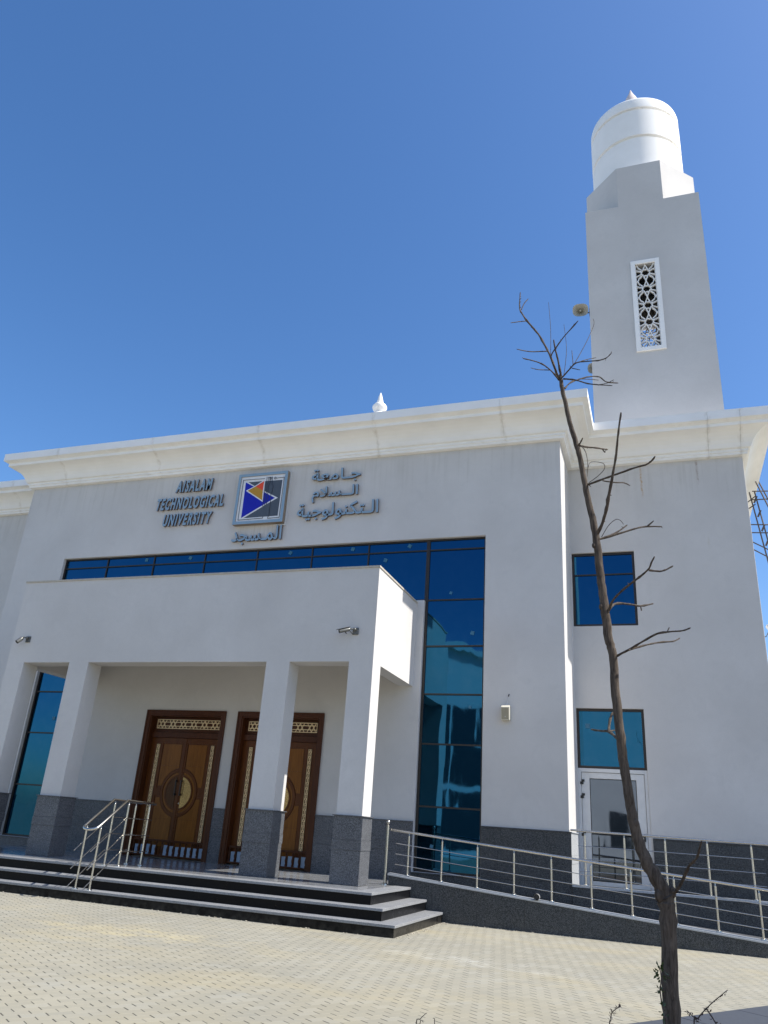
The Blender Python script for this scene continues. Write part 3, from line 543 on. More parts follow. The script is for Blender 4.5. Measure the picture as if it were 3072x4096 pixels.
# ---- wooden double doors
def arc(cx, cz, r, a0, a1, n=18): return [(cx+r*math.cos(a0+(a1-a0)*i/n), cz+r*math.sin(a0+(a1-a0)*i/n)) for i in range(n+1)]
def door(x0, x1, label):
    cx = (x0+x1)/2; fw_ = .115; z0 = ZP; bm = B()
    # stepped frame
    for (a, b, c, d) in ((x0, x0+fw_, z0, DT), (x1-fw_, x1, z0, DT), (x0+fw_, x1-fw_, DT-fw_, DT)): box(bm, a, b, -.035, .30, c, d)
    for (a, b, c, d) in ((x0+fw_, x0+fw_+.03, z0, DT-fw_), (x1-fw_-.03, x1-fw_, z0, DT-fw_), (x0+fw_+.03, x1-fw_-.03, DT-fw_-.03, DT-fw_)): box(bm, a, b, -.012, .30, c, d)
    for (a, b, c, d) in ((x0-.012, x0+.03, z0, DT+.012), (x1-.03, x1+.012, z0, DT+.012), (x0+.03, x1-.03, DT-.03, DT+.012)): box(bm, a, b, -.052, -.036, c, d)
    fr = link('door', bm, WOODF, mosque, bevel=.006); fr['label'] = label
    xi0, xi1 = x0+fw_+.03, x1-fw_-.03; zt = 3.44; yl = .17
    bm = B(); box(bm, xi0, xi1, .12, .34, zt, zt+.13); box(bm, xi0, xi1, yl+.02, .34, zt+.13, DT-fw_-.03)
    for (a, b, c, d) in ((xi0+.05, xi1-.05, zt+.16, zt+.19), (xi0+.05, xi1-.05, DT-fw_-.09, DT-fw_-.06), (xi0+.05, xi0+.08, zt+.19, DT-fw_-.09), (xi1-.08, xi1-.05, zt+.19, DT-fw_-.09)): box(bm, a, b, yl, yl+.02, c, d)
    link('transom', bm, WOODF, fr, bevel=.004)
    bm = B(); lattice(bm, xi0+.09, xi1-.09, 3.67, 3.905, 6, 6, .21, .017, yl-.004, yl+.012, vert=False); link('lattice', bm, GOLD, fr)
    for s in (-1, 1):
        lx0, lx1 = (xi0+.004, cx-.003) if s < 0 else (cx+.003, xi1-.004)
        bm = B(); box(bm, lx0, lx1, yl+.03, yl+.075, z0+.01, zt)          # leaf slab
        yA, yB = yl+.012, yl+.0298
        outer_x = lx0 if s < 0 else lx1; seam = cx; o = -s                 # o points to the seam
        X = lambda t: outer_x+o*t                                          # t measured from the hinge side
        def rb(t0, t1, c, d, ya=yA, mi=0):
            a, b = sorted((X(t0), X(t1))); box(bm, a, b, ya, yB, c, d, mi)
        W = abs(seam-outer_x)
        rb(.0, .16, z0+.02, zt-.01); rb(.29, .36, z0+.02, zt-.01); rb(W-.075, W-.0, z0+.02, zt-.01)       # stiles
        rb(.16, .29, zt-.13, zt-.01); rb(.36, W-.075, zt-.13, zt-.01); rb(.16, .29, z0+.02, z0+.22); rb(.36, W-.075, z0+.02, z0+.22)
        mz = 2.10; rb(.36, .50, mz-.09, mz+.09)
        # raised ring round the medallion
        for (r0, r1, ya) in ((.565, .50, yA-.004), (.43, .385, yA-.009)):
            a0, a1 = (math.pi/2, 3*math.pi/2) if s < 0 else (-math.pi/2, math.pi/2)
            sc_ = 1.0; A = arc(0, 0, r0, a0, a1, 22); C_ = arc(0, 0, r1, a0, a1, 22)
            A = [(cx+s*.012+x*.93, mz+z) for x, z in A]; C_ = [(cx+s*.012+x*.93, mz+z) for x, z in C_]
            for i in range(22):
                prism(bm, [A[i], A[i+1], C_[i+1], C_[i]], ya, yB+.0)
        link('leaf', bm, WOODL, fr)
        bm = B()                                                          # warm panels
        def pan(t0, t1, c, d):
            a, b = sorted((X(t0), X(t1))); box(bm, a, b, yl+.0215, yl+.0295, c, d)
        pan(.395, W-.10, mz+.645, zt-.165); pan(.395, W-.10, z0+.255, mz-.645)
        A = arc(0, 0, .49, *((math.pi/2, 3*math.pi/2) if s < 0 else (-math.pi/2, math.pi/2)), 18); prism(bm, [(cx+s*.015+x*.93, mz+z) for x, z in A], yl+.023, yl+.0292)
        # corner panels following the ring
        for q in (1, -1):
            pts = []
            for i in range(9):
                a = math.pi/2-(i/8)*R(76); pts.append((abs(.60*.93*math.cos(a)), .60*math.sin(a)))
            pts = [(p, z) for p, z in pts]; far = W-.395
            poly = [(p, z) for p, z in pts if p < far-.01]+[(far, .14), (far, .64), (.10, .64)]
            poly = [(cx+s*max(p, .10), mz+q*z) for p, z in poly]
            try: prism(bm, poly, yl+.022, yl+.0294)
            except Exception: pass
        link('door_panel', bm, WOODP, fr)
        bm = B(); A = arc(0, 0, .375, *((math.pi/2, 3*math.pi/2) if s < 0 else (-math.pi/2, math.pi/2)), 20)
        prism(bm, [(cx+s*.085+x*.80, mz+z) for x, z in A], yl+.010, yl+.0225); link('medallion', bm, MEDAL if s > 0 else MEDALD, fr)
        bm = B(); a, b = sorted((X(.18), X(.27))); lattice(bm, a, b, .98, zt-.17, 19, 6, .22, .010, yl+.006, yl+.016); link('lattice', bm, GOLD, fr)
        bm = B(); hx = cx+s*.075; tube(bm, [(hx, yl-.055, mz-.08), (hx, yl-.055, mz+.30)], .016, 8)
        for z in (mz-.05, mz+.27): box(bm, hx-.014, hx+.014, yl-.05, yl+.012, z-.02, z+.02)
        link('handle', bm, FRAME, fr)
    bm = B(); box(bm, cx-.03, cx+.03, yl-.006, yl+.010, z0+.02, zt-.01); link('cover_strip', bm, WOODL, fr, bevel=.008)
    bm = B(); tube(bm, [(cx+.075, yl-.012, 1.84), (cx+.075, yl+.012, 1.84)], .018, 10); link('lock', bm, STEEL, fr)
    return fr
door(*D1, 'left double door with dark frame and bright gold lattice transom'); door(*D2, 'right double door partly behind the pier')
# low turned-baluster barriers standing in the doorways
for i, (x0, x1) in enumerate((D1, D2)):
    t = empty('wooden_barrier', ((x0+x1)/2, .09, ZP), ['low dark baluster barrier in the left doorway, pale boards behind it', 'low dark baluster barrier in the right doorway, half hidden by a pier'][i], 'barrier', 'baluster barriers across the doorways')
    a, b = x0+.15, x1-.15; n = 12
    bm = B(); box(bm, a, b, .07, .125, .93, .975); link('rail', bm, WOODF, t, bevel=.008)
    bm = B(); box(bm, a, b, .07, .125, .585, .625); link('rail', bm, WOODF, t, bevel=.008)
    for k in range(n+1):
        x = a+.03+(b-a-.06)*k/n; bm = B()
        lathe(bm, x, .097, [(.024, .626), (.024, .67), (.014, .685), (.026, .73), (.03, .76), (.02, .81), (.012, .85), (.022, .875), (.022, .929)], 10); link('baluster', bm, WOODF, t, smooth=True)
    for k in range(n):
        x = a+.03+(b-a-.06)*(k+.5)/n
        if k == 4 : continue
        bm = B(); box(bm, x-.062, x+.062, .135, .155, .60, .845+random.uniform(-.015, .015)); link('board', bm, BLUEW, t, bevel=.01)

# ---- white side door
bm = B(); y = YR
for (a, b, c, d) in ((V0, V0+.07, .60, 3.235), (V1-.07, V1, .60, 3.235), (V0+.07, V1-.07, 3.15, 3.235)): box(bm, a, b, y+.03, y+.14, c, d)
sd_ = link('side_door', bm, WHITEP, mosque, bevel=.005); sd_['label'] = 'white framed glass side door on the landing'
bm = B()
for (a, b, c, d) in ((V0+.078, V0+.26, .72, 3.142), (V1-.26, V1-.078, .72, 3.142), (V0+.26, V1-.26, 3.01, 3.142), (V0+.26, V1-.26, .72, .81)): box(bm, a, b, y+.05, y+.11, c, d)
link('leaf', bm, WHITEP, sd_, bevel=.005)
bm = B(); box(bm, V0+.262, V1-.262, y+.075, y+.085, .812, 3.008); link('door_glass', bm, DGLASS, sd_)
bm = B()
for (a, b, c, d) in ((V0+.262, V0+.275, .812, 3.008), (V1-.275, V1-.262, .812, 3.008), (V0+.275, V1-.275, 2.995, 3.008), (V0+.275, V1-.275, .812, .825)): box(bm, a, b, y+.064, y+.074, c, d)
box(bm, V1-.40, V1-.385, y+.062, y+.0742, .83, 2.99); link('glazing_bead', bm, BLACKP, sd_)
for z in (2.93, 2.62, 1.80):
    bm = B(); box(bm, V0+.045, V0+.12, y+.02, y+.049, z-.06, z); box(bm, V0+.085, V0+.145, y+.018, y+.0485, z, z+.05); link('hinge', bm, BLACKP, sd_)
bm = B(); box(bm, V1-.16, V1-.12, y+.012, y+.048, 1.70, 1.86); box(bm, V1-.24, V1-.162, y+.0, y+.02, 1.79, 1.82); link('handle', bm, BLACKP, sd_)

# ---- porch
KR, KL, KY, KB, KS, KT = 1.215, -8.481, -2.869, -2.386, 4.798, 6.86
bm = B(); SI = .34
grid(bm, [KL, KL+SI, KR-SI, KR], [KY, KB, -.001], [KS, 5.35, KT], lambda x, y, z: z > 5.35 or y < KB or x < KL+SI or x > KR-SI)
porch = link('porch', bm, WALL, mosque)
bm = B(); box(bm, KL-.02, KR+.02, KY-.022, -.002, KT+.001, KT+.042); link('coping', bm, COPB, porch)
piers = [(KL, -7.956), (-6.573, -6.013), (-1.268, -.708), (.675, KR)]
for a, b in piers:
    e = .0015
    bm = B(); box(bm, a+(e if a > KL else 0), b, KY, KB-.0, ZP, KS-.0005); link('pier', bm, WALL, porch)
    bm = B()
    for (c, d, p) in ((ZP+.001, 1.168, .028), (1.171, 1.347, .036), (1.350, ZG-.018, .031)):
        box(bm, a-p, b+p, KY-p, KB+p, c, d)
    box(bm, a-.058, b+.058, KY-.058, KB+.058, ZG-.017, ZG); link('pier_cladding', bm, GRAN, porch, bevel=.002)
# the right face of the pier cladding is the same granite; the porch floor belongs to the steps

# ---- dome finial, only its tip clears the parapet
bm = B(); prof = [(3.0, 12.0), (3.0, 14.2)]+[(3.0*math.cos(a), 14.2+3.0*math.sin(a)) for a in [i*math.pi/2/14 for i in range(1, 14)]]+[(.12, 17.2)]
lathe(bm, -3.63, 8.8, prof, 64); dm = link('dome', bm, WALL, mosque, smooth=True)
bm = B(); lathe(bm, -3.63, 8.8, [(.20, 17.1), (.22, 17.6), (.30, 17.72), (.27, 17.80), (.19, 17.90), (.2, 17.95), (.28, 18.03), (.315, 18.13), (.305, 18.20), (.275, 18.215), (.26, 18.27), (.20, 18.315), (.155, 18.35), (.115, 18.54), (.065, 18.74), (.02, 18.88)], 40)
link('finial', bm, CORN, dm, smooth=True)

# ================================================================== MINARET
TX0, TX1, TY0 = 5.56, 9.035, 2.5; TY1 = TY0+3.475; TZ = 20.79; CX = (TX0+TX1)/2; CY = (TY0+TY1)/2
minaret = empty('minaret', (CX, CY, 12), 'square white minaret with octagonal tier and round banded drum on top', 'minaret')
wx0, wx1, wz0, wz1 = 6.985, 7.565, 15.25, 18.32
bm = B(); th = .28
grid(bm, [TX0, TX0+th, wx0, wx1, TX1-th, TX1], [TY0, TY0+th, TY1-th, TY1], [11.9, wz0, wz1, TZ-.4, TZ],
     lambda x, y, z: (x < TX0+th or x > TX1-th or y < TY0+th or y > TY1-th or z > TZ-.4) and not (wx0 < x < wx1 and wz0 < z < wz1 and (y < TY0+th or y > TY1-th)))
link('shaft', bm, WALL, minaret)
c_ = 1.05; o_ = [(TX0+c_, TY0), (TX1-c_, TY0), (TX1, TY0+c_), (TX1, TY1-c_), (TX1-c_, TY1), (TX0+c_, TY1), (TX0, TY1-c_), (TX0, TY0+c_)]
bm = B(); a = [bm.verts.new((x, y, TZ)) for x, y in o_]; b = [bm.verts.new((x, y, 22.43)) for x, y in o_]; bm.faces.new(a); bm.faces.new(b)
for i in range(8): bm.faces.new((a[i], a[(i+1) % 8], b[(i+1) % 8], b[i]))
link('octagonal_tier', bm, WALL, minaret)
r = 1.515
bm = B(); lathe(bm, CX, CY, [(r, 22.3), (r, 23.87), (r-.08, 23.88), (r-.08, 23.99), (r+.004, 24.0), (r+.004, 25.17), (r-.08, 25.18), (r-.08, 25.29), (r, 25.30), (r, 25.66), (r-.02, 25.74), (r-.08, 25.80), (r-.3, 25.88), (1.0, 26.0), (.6, 26.25), (.3, 26.6)], 96)
link('drum', bm, mat_cornice() if False else CORN, minaret, smooth=True)
bm = B(); lathe(bm, CX, CY, [(.4, 26.4), (.32, 26.9), (.25, 27.3), (.185, 27.5), (.11, 27.66), (.06, 27.80), (.02, 27.94)], 28)
link('finial', bm, plain('pinkish_plaster', (.68, .58, .54), .8), minaret, smooth=True)
for yy, s in ((TY0, 1), (TY1, -1)):
    bm = B(); p = .13
    for (a, b, c, d) in ((wx0-p, wx0, wz0-p, wz1+p), (wx1, wx1+p, wz0-p, wz1+p), (wx0, wx1, wz0-p, wz0), (wx0, wx1, wz1, wz1+p)):
        box(bm, a, b, min(yy-s*.05, yy+s*.02), max(yy-s*.05, yy+s*.02), c, d)
    wf = link('window_surround', bm, CORN, minaret, bevel=.006)
    bm = B(); starscreen(bm, wx0, wx1, wz0, wz1, 5, .025, min(yy+s*.02, yy+s*.09), max(yy+s*.02, yy+s*.09))
    link('lattice', bm, CORN, wf)
# horn loudspeakers on the left face of the minaret
def horn(x, y, z, yw, pt, label, mount=True):
    t = empty('horn_loudspeaker', (x, y, z), label, 'loudspeaker', 'horn loudspeakers on the minaret')
    m = Matrix.Rotation(yw, 4, 'Z') @ Matrix.Rotation(pt, 4, 'X')
    def T_(bm):
        mm = m.copy(); mm.translation = Vector((x, y, z))
        for v in bm.verts: v.co = mm @ v.co
    prof = [(.235, -.21), (.21, -.205), (.15, -.13), (.09, -.06), (.05, 0), (.05, .06)]
    def ring(r, yy, n=24): return [(r*math.copysign(abs(math.cos(a))**.75, math.cos(a)), yy, r*.82*math.copysign(abs(math.sin(a))**.75, math.sin(a))) for a in [2*math.pi*k/n for k in range(n)]]
    bm = B(); rs = [[bm.verts.new(p) for p in ring(r_, y_)] for r_, y_ in [(.06, .05), (.10, -.05), (.16, -.12), (.225, -.20), (.24, -.215), (.225, -.205), (.155, -.115), (.09, -.04), (.05, .02)]]
    for a, b in zip(rs, rs[1:]):
        for k in range(24): bm.faces.new((a[k], a[(k+1) % 24], b[(k+1) % 24], b[k]))
    bm.faces.new(rs[-1]); T_(bm); link('bell', bm, HORN, t, smooth=True)
    bm = B(); tube(bm, [(0, .04, 0), (0, -.10, 0), (0, -.13, 0)], [.045, .035, .03], 12); T_(bm); link('throat', bm, HORN, t, smooth=True)
    bm = B(); tube(bm, [(0, .05, -.0), (0, .10, 0), (0, .22, 0), (0, .24, 0)], [.06, .085, .08, .05], 16); T_(bm); link('driver', bm, WHITEP, t, smooth=True)
    bm = B(); P0 = m @ Vector((0, .12, -.06)); a = Vector((x, y, z))+P0
    tube(bm, [a, a+Vector((.1, .0, -.02)), (TX0+.01, a.y, a.z+.02)], .018, 6); box(bm, TX0-.03, TX0-.001, a.y-.05, a.y+.05, a.z-.12, a.z+.16); link('bracket', bm, BLACKP, t)
horn(5.27, 2.72, 17.05, R(4), R(26), 'beige horn loudspeaker high on the left edge of the minaret')
horn(5.42, 6.25, 17.15, R(4), R(26), 'pale horn loudspeaker just showing at the minaret edge, the lower one')

# ================================================================== STEPS
steps = empty('front_steps', (-3.6, -4.4, 0), 'three wide grey granite steps with black risers up to the porch floor', 'steps')
RY = -1.695; xc = -3.633
lv = [(0, .183, -4.722, 2.59), (.183, .371, -4.385, 2.257), (.371, ZP, -4.02, 1.922)]
for i, (z0, z1, yf, xf) in enumerate(lv):
    x0 = 2*xc-xf; yb = RY if i < 2 else -.001; t = .042
    bm = B()
    if i < 2:
        nx = lv[i+1][3]; ny = lv[i+1][2]
        box(bm, x0, xf, yf, ny+.06, z1-t, z1); box(bm, nx-.06, xf, ny+.0601, RY-.001, z1-t, z1); box(bm, x0, 2*xc-nx+.06, ny+.0601, RY, z1-t, z1)
        link('tread', bm, TREAD, steps, bevel=.004)
    else:
        box(bm, x0, xf, yf, yf+.33, z1-t, z1); box(bm, xf-.33, xf, yf+.332, RY-.001, z1-t, z1); link('nosing_slab', bm, TREAD, steps, bevel=.004)
        bm = B(); box(bm, x0, xf-.332, yf+.332, RY-.001, z1-t, z1-.002); box(bm, x0, 1.43, RY, -.034, z1-t, z1-.002)
        link('porch_floor', bm, FLOOR, steps)
    bm = B(); box(bm, x0+.022, xf-.022, yf+.022, RY-.001, z0 if i == 0 else z0+.0005, z1-t-.001)
    if i == 2: box(bm, x0+.022, 1.43, RY+.0, -.036, 0.01, z1-t-.001)
    link('riser', bm, RISER, steps)

# crumbs of mortar and sand swept against the foot of the steps and of the ramp
random.seed(5); bm = B()
for k in range(260):
    u = random.random()
    if u < .35: p = (random.uniform(-7, 2.55), -4.72-abs(random.gauss(0, .05)))
    elif u < .65: p = (2.60+abs(random.gauss(0, .07)), random.uniform(-4.7, -1.75))
    else: p = (2.6+random.random()**2*6, -1.72-abs(random.gauss(0, .06)))
    s = random.uniform(.004, .016); g = bmesh.ops.create_icosphere(bm, subdivisions=1, radius=s, matrix=Matrix.Translation((p[0], p[1], s*.4)) @ Matrix.Diagonal((random.uniform(.7, 1.6), random.uniform(.7, 1.5), .6, 1)))
tag(link('mortar_crumbs', bm, plain('pale_mortar', (.42, .38, .30), .95)), 'crumbs of pale mortar along the foot of the steps and ramp', 'debris', kind='stuff')

# ================================================================== RAMP
ramp = empty('access_ramp', (5.5, -1, 0), 'dark granite wheelchair ramp with pale coping sloping down to the right', 'ramp')
RX0, RX1 = 1.436, 11.2; rz = lambda x: .765-.0765*(x-RX0)
bm = B(); s = RX0; n = 0
while s < RX1-.1:
    e = min(s+.905, RX1); prism(bm, [(s+.0015, 0), (e-.0015, 0), (e-.0015, rz(e)-.03), (s+.0015, rz(s)-.03)], RY, RY+.18); s = e
link('ramp_wall', bm, GRAND, ramp)
bm = B(); prism(bm, [(RX0-.02, rz(RX0)-.028), (RX1, rz(RX1)-.028), (RX1, rz(RX1)+.0), (RX0-.02, rz(RX0))], RY-.018, RY+.20)
prism(bm, [(RX0-.02, rz(RX0)+.0), (RX1, rz(RX1)+.0), (RX1, rz(RX1)+.018), (RX0-.02, rz(RX0)+.018)], RY+.02, RY+.16)
link('coping', bm, COPE, ramp, bevel=.003)
bm = B(); prism(bm, [(RX0, 0.005), (RX1, 0.005), (RX1, max(.01, rz(RX1)-.10)), (RX0+.6, ZP-.0), (RX0, ZP-.003)], RY+.18, -.08); link('ramp_surface', bm, GRAN, ramp)
LZ = .775
bm = B(); s = XR+.04
while s < 12.4:
    e = s+.80; box(bm, s+.0015, e-.0015, -.07, .10, 0, LZ-.03); s = e
link('landing_wall', bm, GRAND, ramp)
bm = B(); box(bm, XR+.04, 12.44, -.085, .115, LZ-.028, LZ); box(bm, XR+.04, 12.44, -.05, .08, LZ, LZ+.014); link('coping', bm, COPE, ramp, bevel=.003)
bm = B(); box(bm, XR+.036, 12.4, .10, YR-.037, 0, .70); box(bm, V0, V1, YR-.036, YR+.2, .3, .70); link('landing', bm, GRAN, ramp)
t = bm = B(); tube(bm, [(4.39, RY-.075, .60), (4.39, RY+.02, .60)], .055, 20, cap=False); tube(bm, [(4.39, RY+.02, .60), (4.39, RY-.075, .60)], .047, 20, cap=False)
o = link('drain_pipe', bm, PVC, smooth=True); tag(o, 'short grey pipe end sticking out of the ramp wall under its coping', 'pipe')
bm = B(); tube(bm, [(4.39, RY-.062, .60), (4.39, RY-.060, .60)], .0465, 20); link('opening', bm, BLACKP, o)

# ================================================================== RAILINGS
def post(t, base, ztop, lean=(0, 0), r=.0185, plate=True):
    x, y, z = base; tx, ty = x+lean[0], y+lean[1]
    bm = B(); tube(bm, [(x, y, z), (tx, ty, ztop-.05)], r, 12)
    tube(bm, [(tx, ty, ztop-.05), (tx, ty, ztop-.046), (tx, ty, ztop)], [r*.6, .008, .008], 8)
    if plate:
        lathe(bm, x, y, [(.052, z), (.050, z+.012), (.03, z+.022), (r+.003, z+.024)], 16)
    sphere(bm, (tx, ty, ztop-.048), r*.9, seg=10)
    return link('post', bm, STEEL, t, smooth=True)
t = empty('ramp_railing', (5, RY+.09, .5), 'stainless railing with ball-topped end post and thin bars along the front ramp wall', 'railing', 'steel railings of the ramp')
yy = RY+.09; h = .80
bm = B(); tube(bm, [(1.40, yy, 1.585), (8.36, yy, 1.04), (11.0, yy, .83)], .0235, 14); link('handrail', bm, STEEL, t, smooth=True)
bz = lambda x: rz(x)+.018; hz_ = lambda x: 1.585-(x-1.40)*.0785
for f in (.215, .455, .70):
    bm = B(); Z = lambda x: bz(x)+(hz_(x)-bz(x))*f
    tube(bm, [(1.53+.02*random.random(), yy-.03, Z(1.53)), (11, yy-.03, Z(11))], .0072, 8); link('thin_bar', bm, STEEL, t, smooth=True)
for x in [1.80, 2.50, 3.22, 3.94, 4.65, 5.38, 6.09, 6.83, 7.52, 8.22, 8.93, 9.64, 10.35]:
    p = post(t, (x, yy, bz(x)), hz_(x)-.02)
    bm = B()
    for f in (.215, .455, .70): sphere(bm, (x, yy-.027, bz(x)+(hz_(x)-bz(x))*f), .015, seg=8)
    link('clamp', bm, STEEL, p, smooth=True)
bm = B(); tube(bm, [(1.355, yy-.06, ZP), (1.355, yy-.06, 1.64)], .027, 14); sphere(bm, (1.355, yy-.06, 1.725), .042, seg=14)
tube(bm, [(1.355, yy-.06, 1.64), (1.355, yy-.06, 1.65), (1.355, yy-.06, 1.665), (1.355, yy-.06, 1.69)], [.034, .034, .018, .02], 12)
lathe(bm, 1.355, yy-.06, [(.06, ZP), (.058, ZP+.015), (.035, ZP+.03), (.028, ZP+.034)], 16); box(bm, 1.33, 1.38, yy-.08, yy+.0, ZP+.0, ZP+.16); link('newel_post', bm, STEEL, t, smooth=True)

t = empty('landing_railing', (6.7, .01, LZ), 'stainless railing on the landing in front of the white side door', 'railing', 'steel railings of the ramp')
hr = 1.815
bm = B(); tube(bm, [(XR+.02, .01, hr+.012), (5.2, .01, hr+.004), (8.60, .01, hr-.02), (8.72, .01, hr-.04), (9.6, .01, 1.60), (11, .01, 1.35)], .0235, 14); link('handrail', bm, STEEL, t, smooth=True)
for z in (1.055, 1.285, 1.53):
    bm = B(); tube(bm, [(5.0, -.02, z), (8.52, -.02, z-.01)], .0072, 8); link('thin_bar', bm, STEEL, t, smooth=True)
for x in (5.14, 5.93, 6.72, 7.51, 8.31):
    p = post(t, (x, .01, LZ+.014), hr-.03)
    bm = B()
    for z in (1.055, 1.285, 1.53): sphere(bm, (x, -.017, z-.003), .015, seg=8)
    link('clamp', bm, STEEL, p, smooth=True)
for z in (1.0, 1.2, 1.42):
    bm = B(); tube(bm, [(8.62, -.02, z+.02), (8.75, -.02, z), (11, -.02, z-.38)], .0072, 8); link('thin_bar', bm, STEEL, t, smooth=True)
for x in (9.1, 9.9):
    post(t, (x, .01, LZ+.014), 1.60)

t = empty('step_handrail', (-3.6, -3.8, .4), 'short double stainless handrail with looped end rising over the steps at the porch', 'handrail')
def sx(s, y): return (-3.405-.098*(y+4.64)) if s > 0 else (-3.725-.112*(y+4.64))
def Z1(y): return 1.775 if y > -3.84 else 1.775-.585*(-3.84-y)
loop = []
yb = -4.70; L_, R_ = sx(-1, yb), sx(1, yb); ymid = -4.74
pts = [(sx(-1, -2.70), -2.70, 1.755), (sx(-1, -3.84), -3.84, 1.778)]+[(sx(-1, yb), yb, Z1(yb))]
for k in range(1, 8):
    a = math.pi*k/8; pts.append(((L_+R_)/2-math.cos(a)*(R_-L_)/2, yb-.10*math.sin(a), Z1(yb)-.055*math.sin(a)))
pts += [(sx(1, yb), yb, Z1(yb)), (sx(1, -3.84), -3.84, 1.778), (sx(1, -2.70), -2.70, 1.755)]
bm = B(); tube(bm, pts, .0245, 14); link('handrail', bm, STEEL, t, smooth=True)
for s in (-1, 1):
    for y0_, zb in ((-4.62, .183), (-3.77, ZP), (-2.93, ZP)):
        x = sx(s, y0_); post(t, (x, y0_, zb), Z1(y0_)-.03, r=.0185)
    for zf in (1.448, 1.138, .835):
        bm = B(); o2 = .028*s
        tube(bm, [(sx(s, -4.86)+o2, -4.86, zf-.58*(1.04)), (sx(s, -3.83)+o2, -3.83, zf), (sx(s, -2.80)+o2, -2.80, zf-.008)], .0085, 8); link('thin_bar', bm, STEEL, t, smooth=True)

# ================================================================== LETTERING
def text_mesh(s, shear=0, off=0.0, sp=1.0):
    c = bpy.data.curves.new('letter', 'FONT'); c.body = s; c.shear = shear; c.offset = off; c.extrude = .02; c.resolution_u = 4; c.space_character = sp
    o = bpy.data.objects.new('letter', c); COL.objects.link(o); bpy.context.view_layer.update()
    me = bpy.data.meshes.new_from_object(o.evaluated_get(bpy.context.evaluated_depsgraph_get())); bpy.data.objects.remove(o); bpy.data.curves.remove(c)
    return me
def lettering(name, s, x0, x1, z0, z1, label, shear=0, off=.02, rise=0, rise_x=None, cat='lettering', group='aluminium letters over the entrance'):
    me = text_mesh(s, shear, off, 1.30 if shear else 1.02); bm = B(); bm.from_mesh(me); bpy.data.meshes.remove(me)
    xs_ = [v.co.x for v in bm.verts]; ys_ = [v.co.y for v in bm.verts]; a, b, c, d = min(xs_), max(xs_), min(ys_), max(ys_)
    t = empty(name, ((x0+x1)/2, 0, z0), label, cat, group)
    for v in bm.verts:
        u = (v.co.x-a)/(b-a); q = (v.co.y-c)/(d-c); front = v.co.z > 0
        v.co = Vector((x0+(x1-x0)*u, -.092 if front else -.030, z0+(z1-z0)*q))
    bmesh.ops.remove_doubles(bm, verts=bm.verts, dist=.0004)
    # islands -> letters (dots join the letter under or over them)
    left = set(bm.verts); isl = []
    while left:
        st = [left.pop()]; comp = set(st)
        while st:
            v = st.pop()
            for e in v.link_edges:
                w_ = e.other_vert(v)
                if w_ in left: left.discard(w_); comp.add(w_); st.append(w_)
        isl.append((min(v.co.x for v in comp), max(v.co.x for v in comp), comp))
    isl.sort(key=lambda q: q[0]-q[1]); groups = []
    for lo, hi, comp in isl:
        for g in groups:
            ov = min(hi, g[1])-max(lo, g[0])
            if ov > .6*(hi-lo): g[2].update(comp); break
        else: groups.append([lo, hi, set(comp)])
    for gi, g in enumerate(groups):
        b2 = B(); mp = {}
        for v in g[2]: mp[v] = b2.verts.new(v.co-Vector((0, .0011*(gi % 4), 0)))
        fs = set(f for v in g[2] for f in v.link_faces)
        for f in fs:
            try:
                nf = b2.faces.new([mp[v] for v in f.verts]); nf.material_index = 0 if (f.normal.y < -.5 and f.calc_center_median().y < -.09) else 1
            except Exception: pass
        b2.normal_update()
        for f in b2.faces: f.material_index = 0 if max(v.co.y for v in f.verts) < -.088 else 1
        link('letter', b2, [SIGNB, SIGNE], t)
    bm.free(); return t
EO = .033
lettering('english_lettering', 'AISALAM', -6.52, -5.27, 10.49, 10.88, 'raised blue-grey italic letters reading AISALAM', .22, EO)
lettering('english_lettering', 'TECHNOLOGICAL', -7.10, -4.81, 9.94, 10.33, 'raised blue-grey italic letters reading TECHNOLOGICAL', .22, EO)
lettering('english_lettering', 'UNIVERSITY', -6.77, -5.12, 9.41, 9.80, 'raised blue-grey italic letters reading UNIVERSITY', .22, EO)
AO = .014; TW = '\u0640'
lettering('arabic_lettering', '\ufe94\ufecc\ufee3\ufe8e'+TW+'\ufe9f', -2.05, -.57, 10.40, 10.84, 'uppermost line of raised blue-grey Arabic letters right of the logo', 0, AO)
lettering('arabic_lettering', '\ufee1\ufefc\ufeb4'+TW+TW+'\ufedf\ufe8d', -1.98, -.61, 9.82, 10.29, 'middle line of raised blue-grey Arabic letters right of the logo', 0, AO)
lettering('arabic_lettering', '\ufe94\ufef4\ufe9f\ufeee\ufedf\ufeee\ufee8\ufedc\ufe98'+TW+'\ufedf\ufe8d', -2.38, .02, 9.28, 9.80, 'longest and lowest line of raised Arabic letters right of the logo', 0, AO)
lettering('arabic_lettering', '\ufeaa\ufea0\ufeb4'+TW+'\ufee4\ufedf\ufe8d', -4.36, -2.79, 8.69, 9.22, 'raised blue-grey Arabic word directly below the square logo', 0, AO)

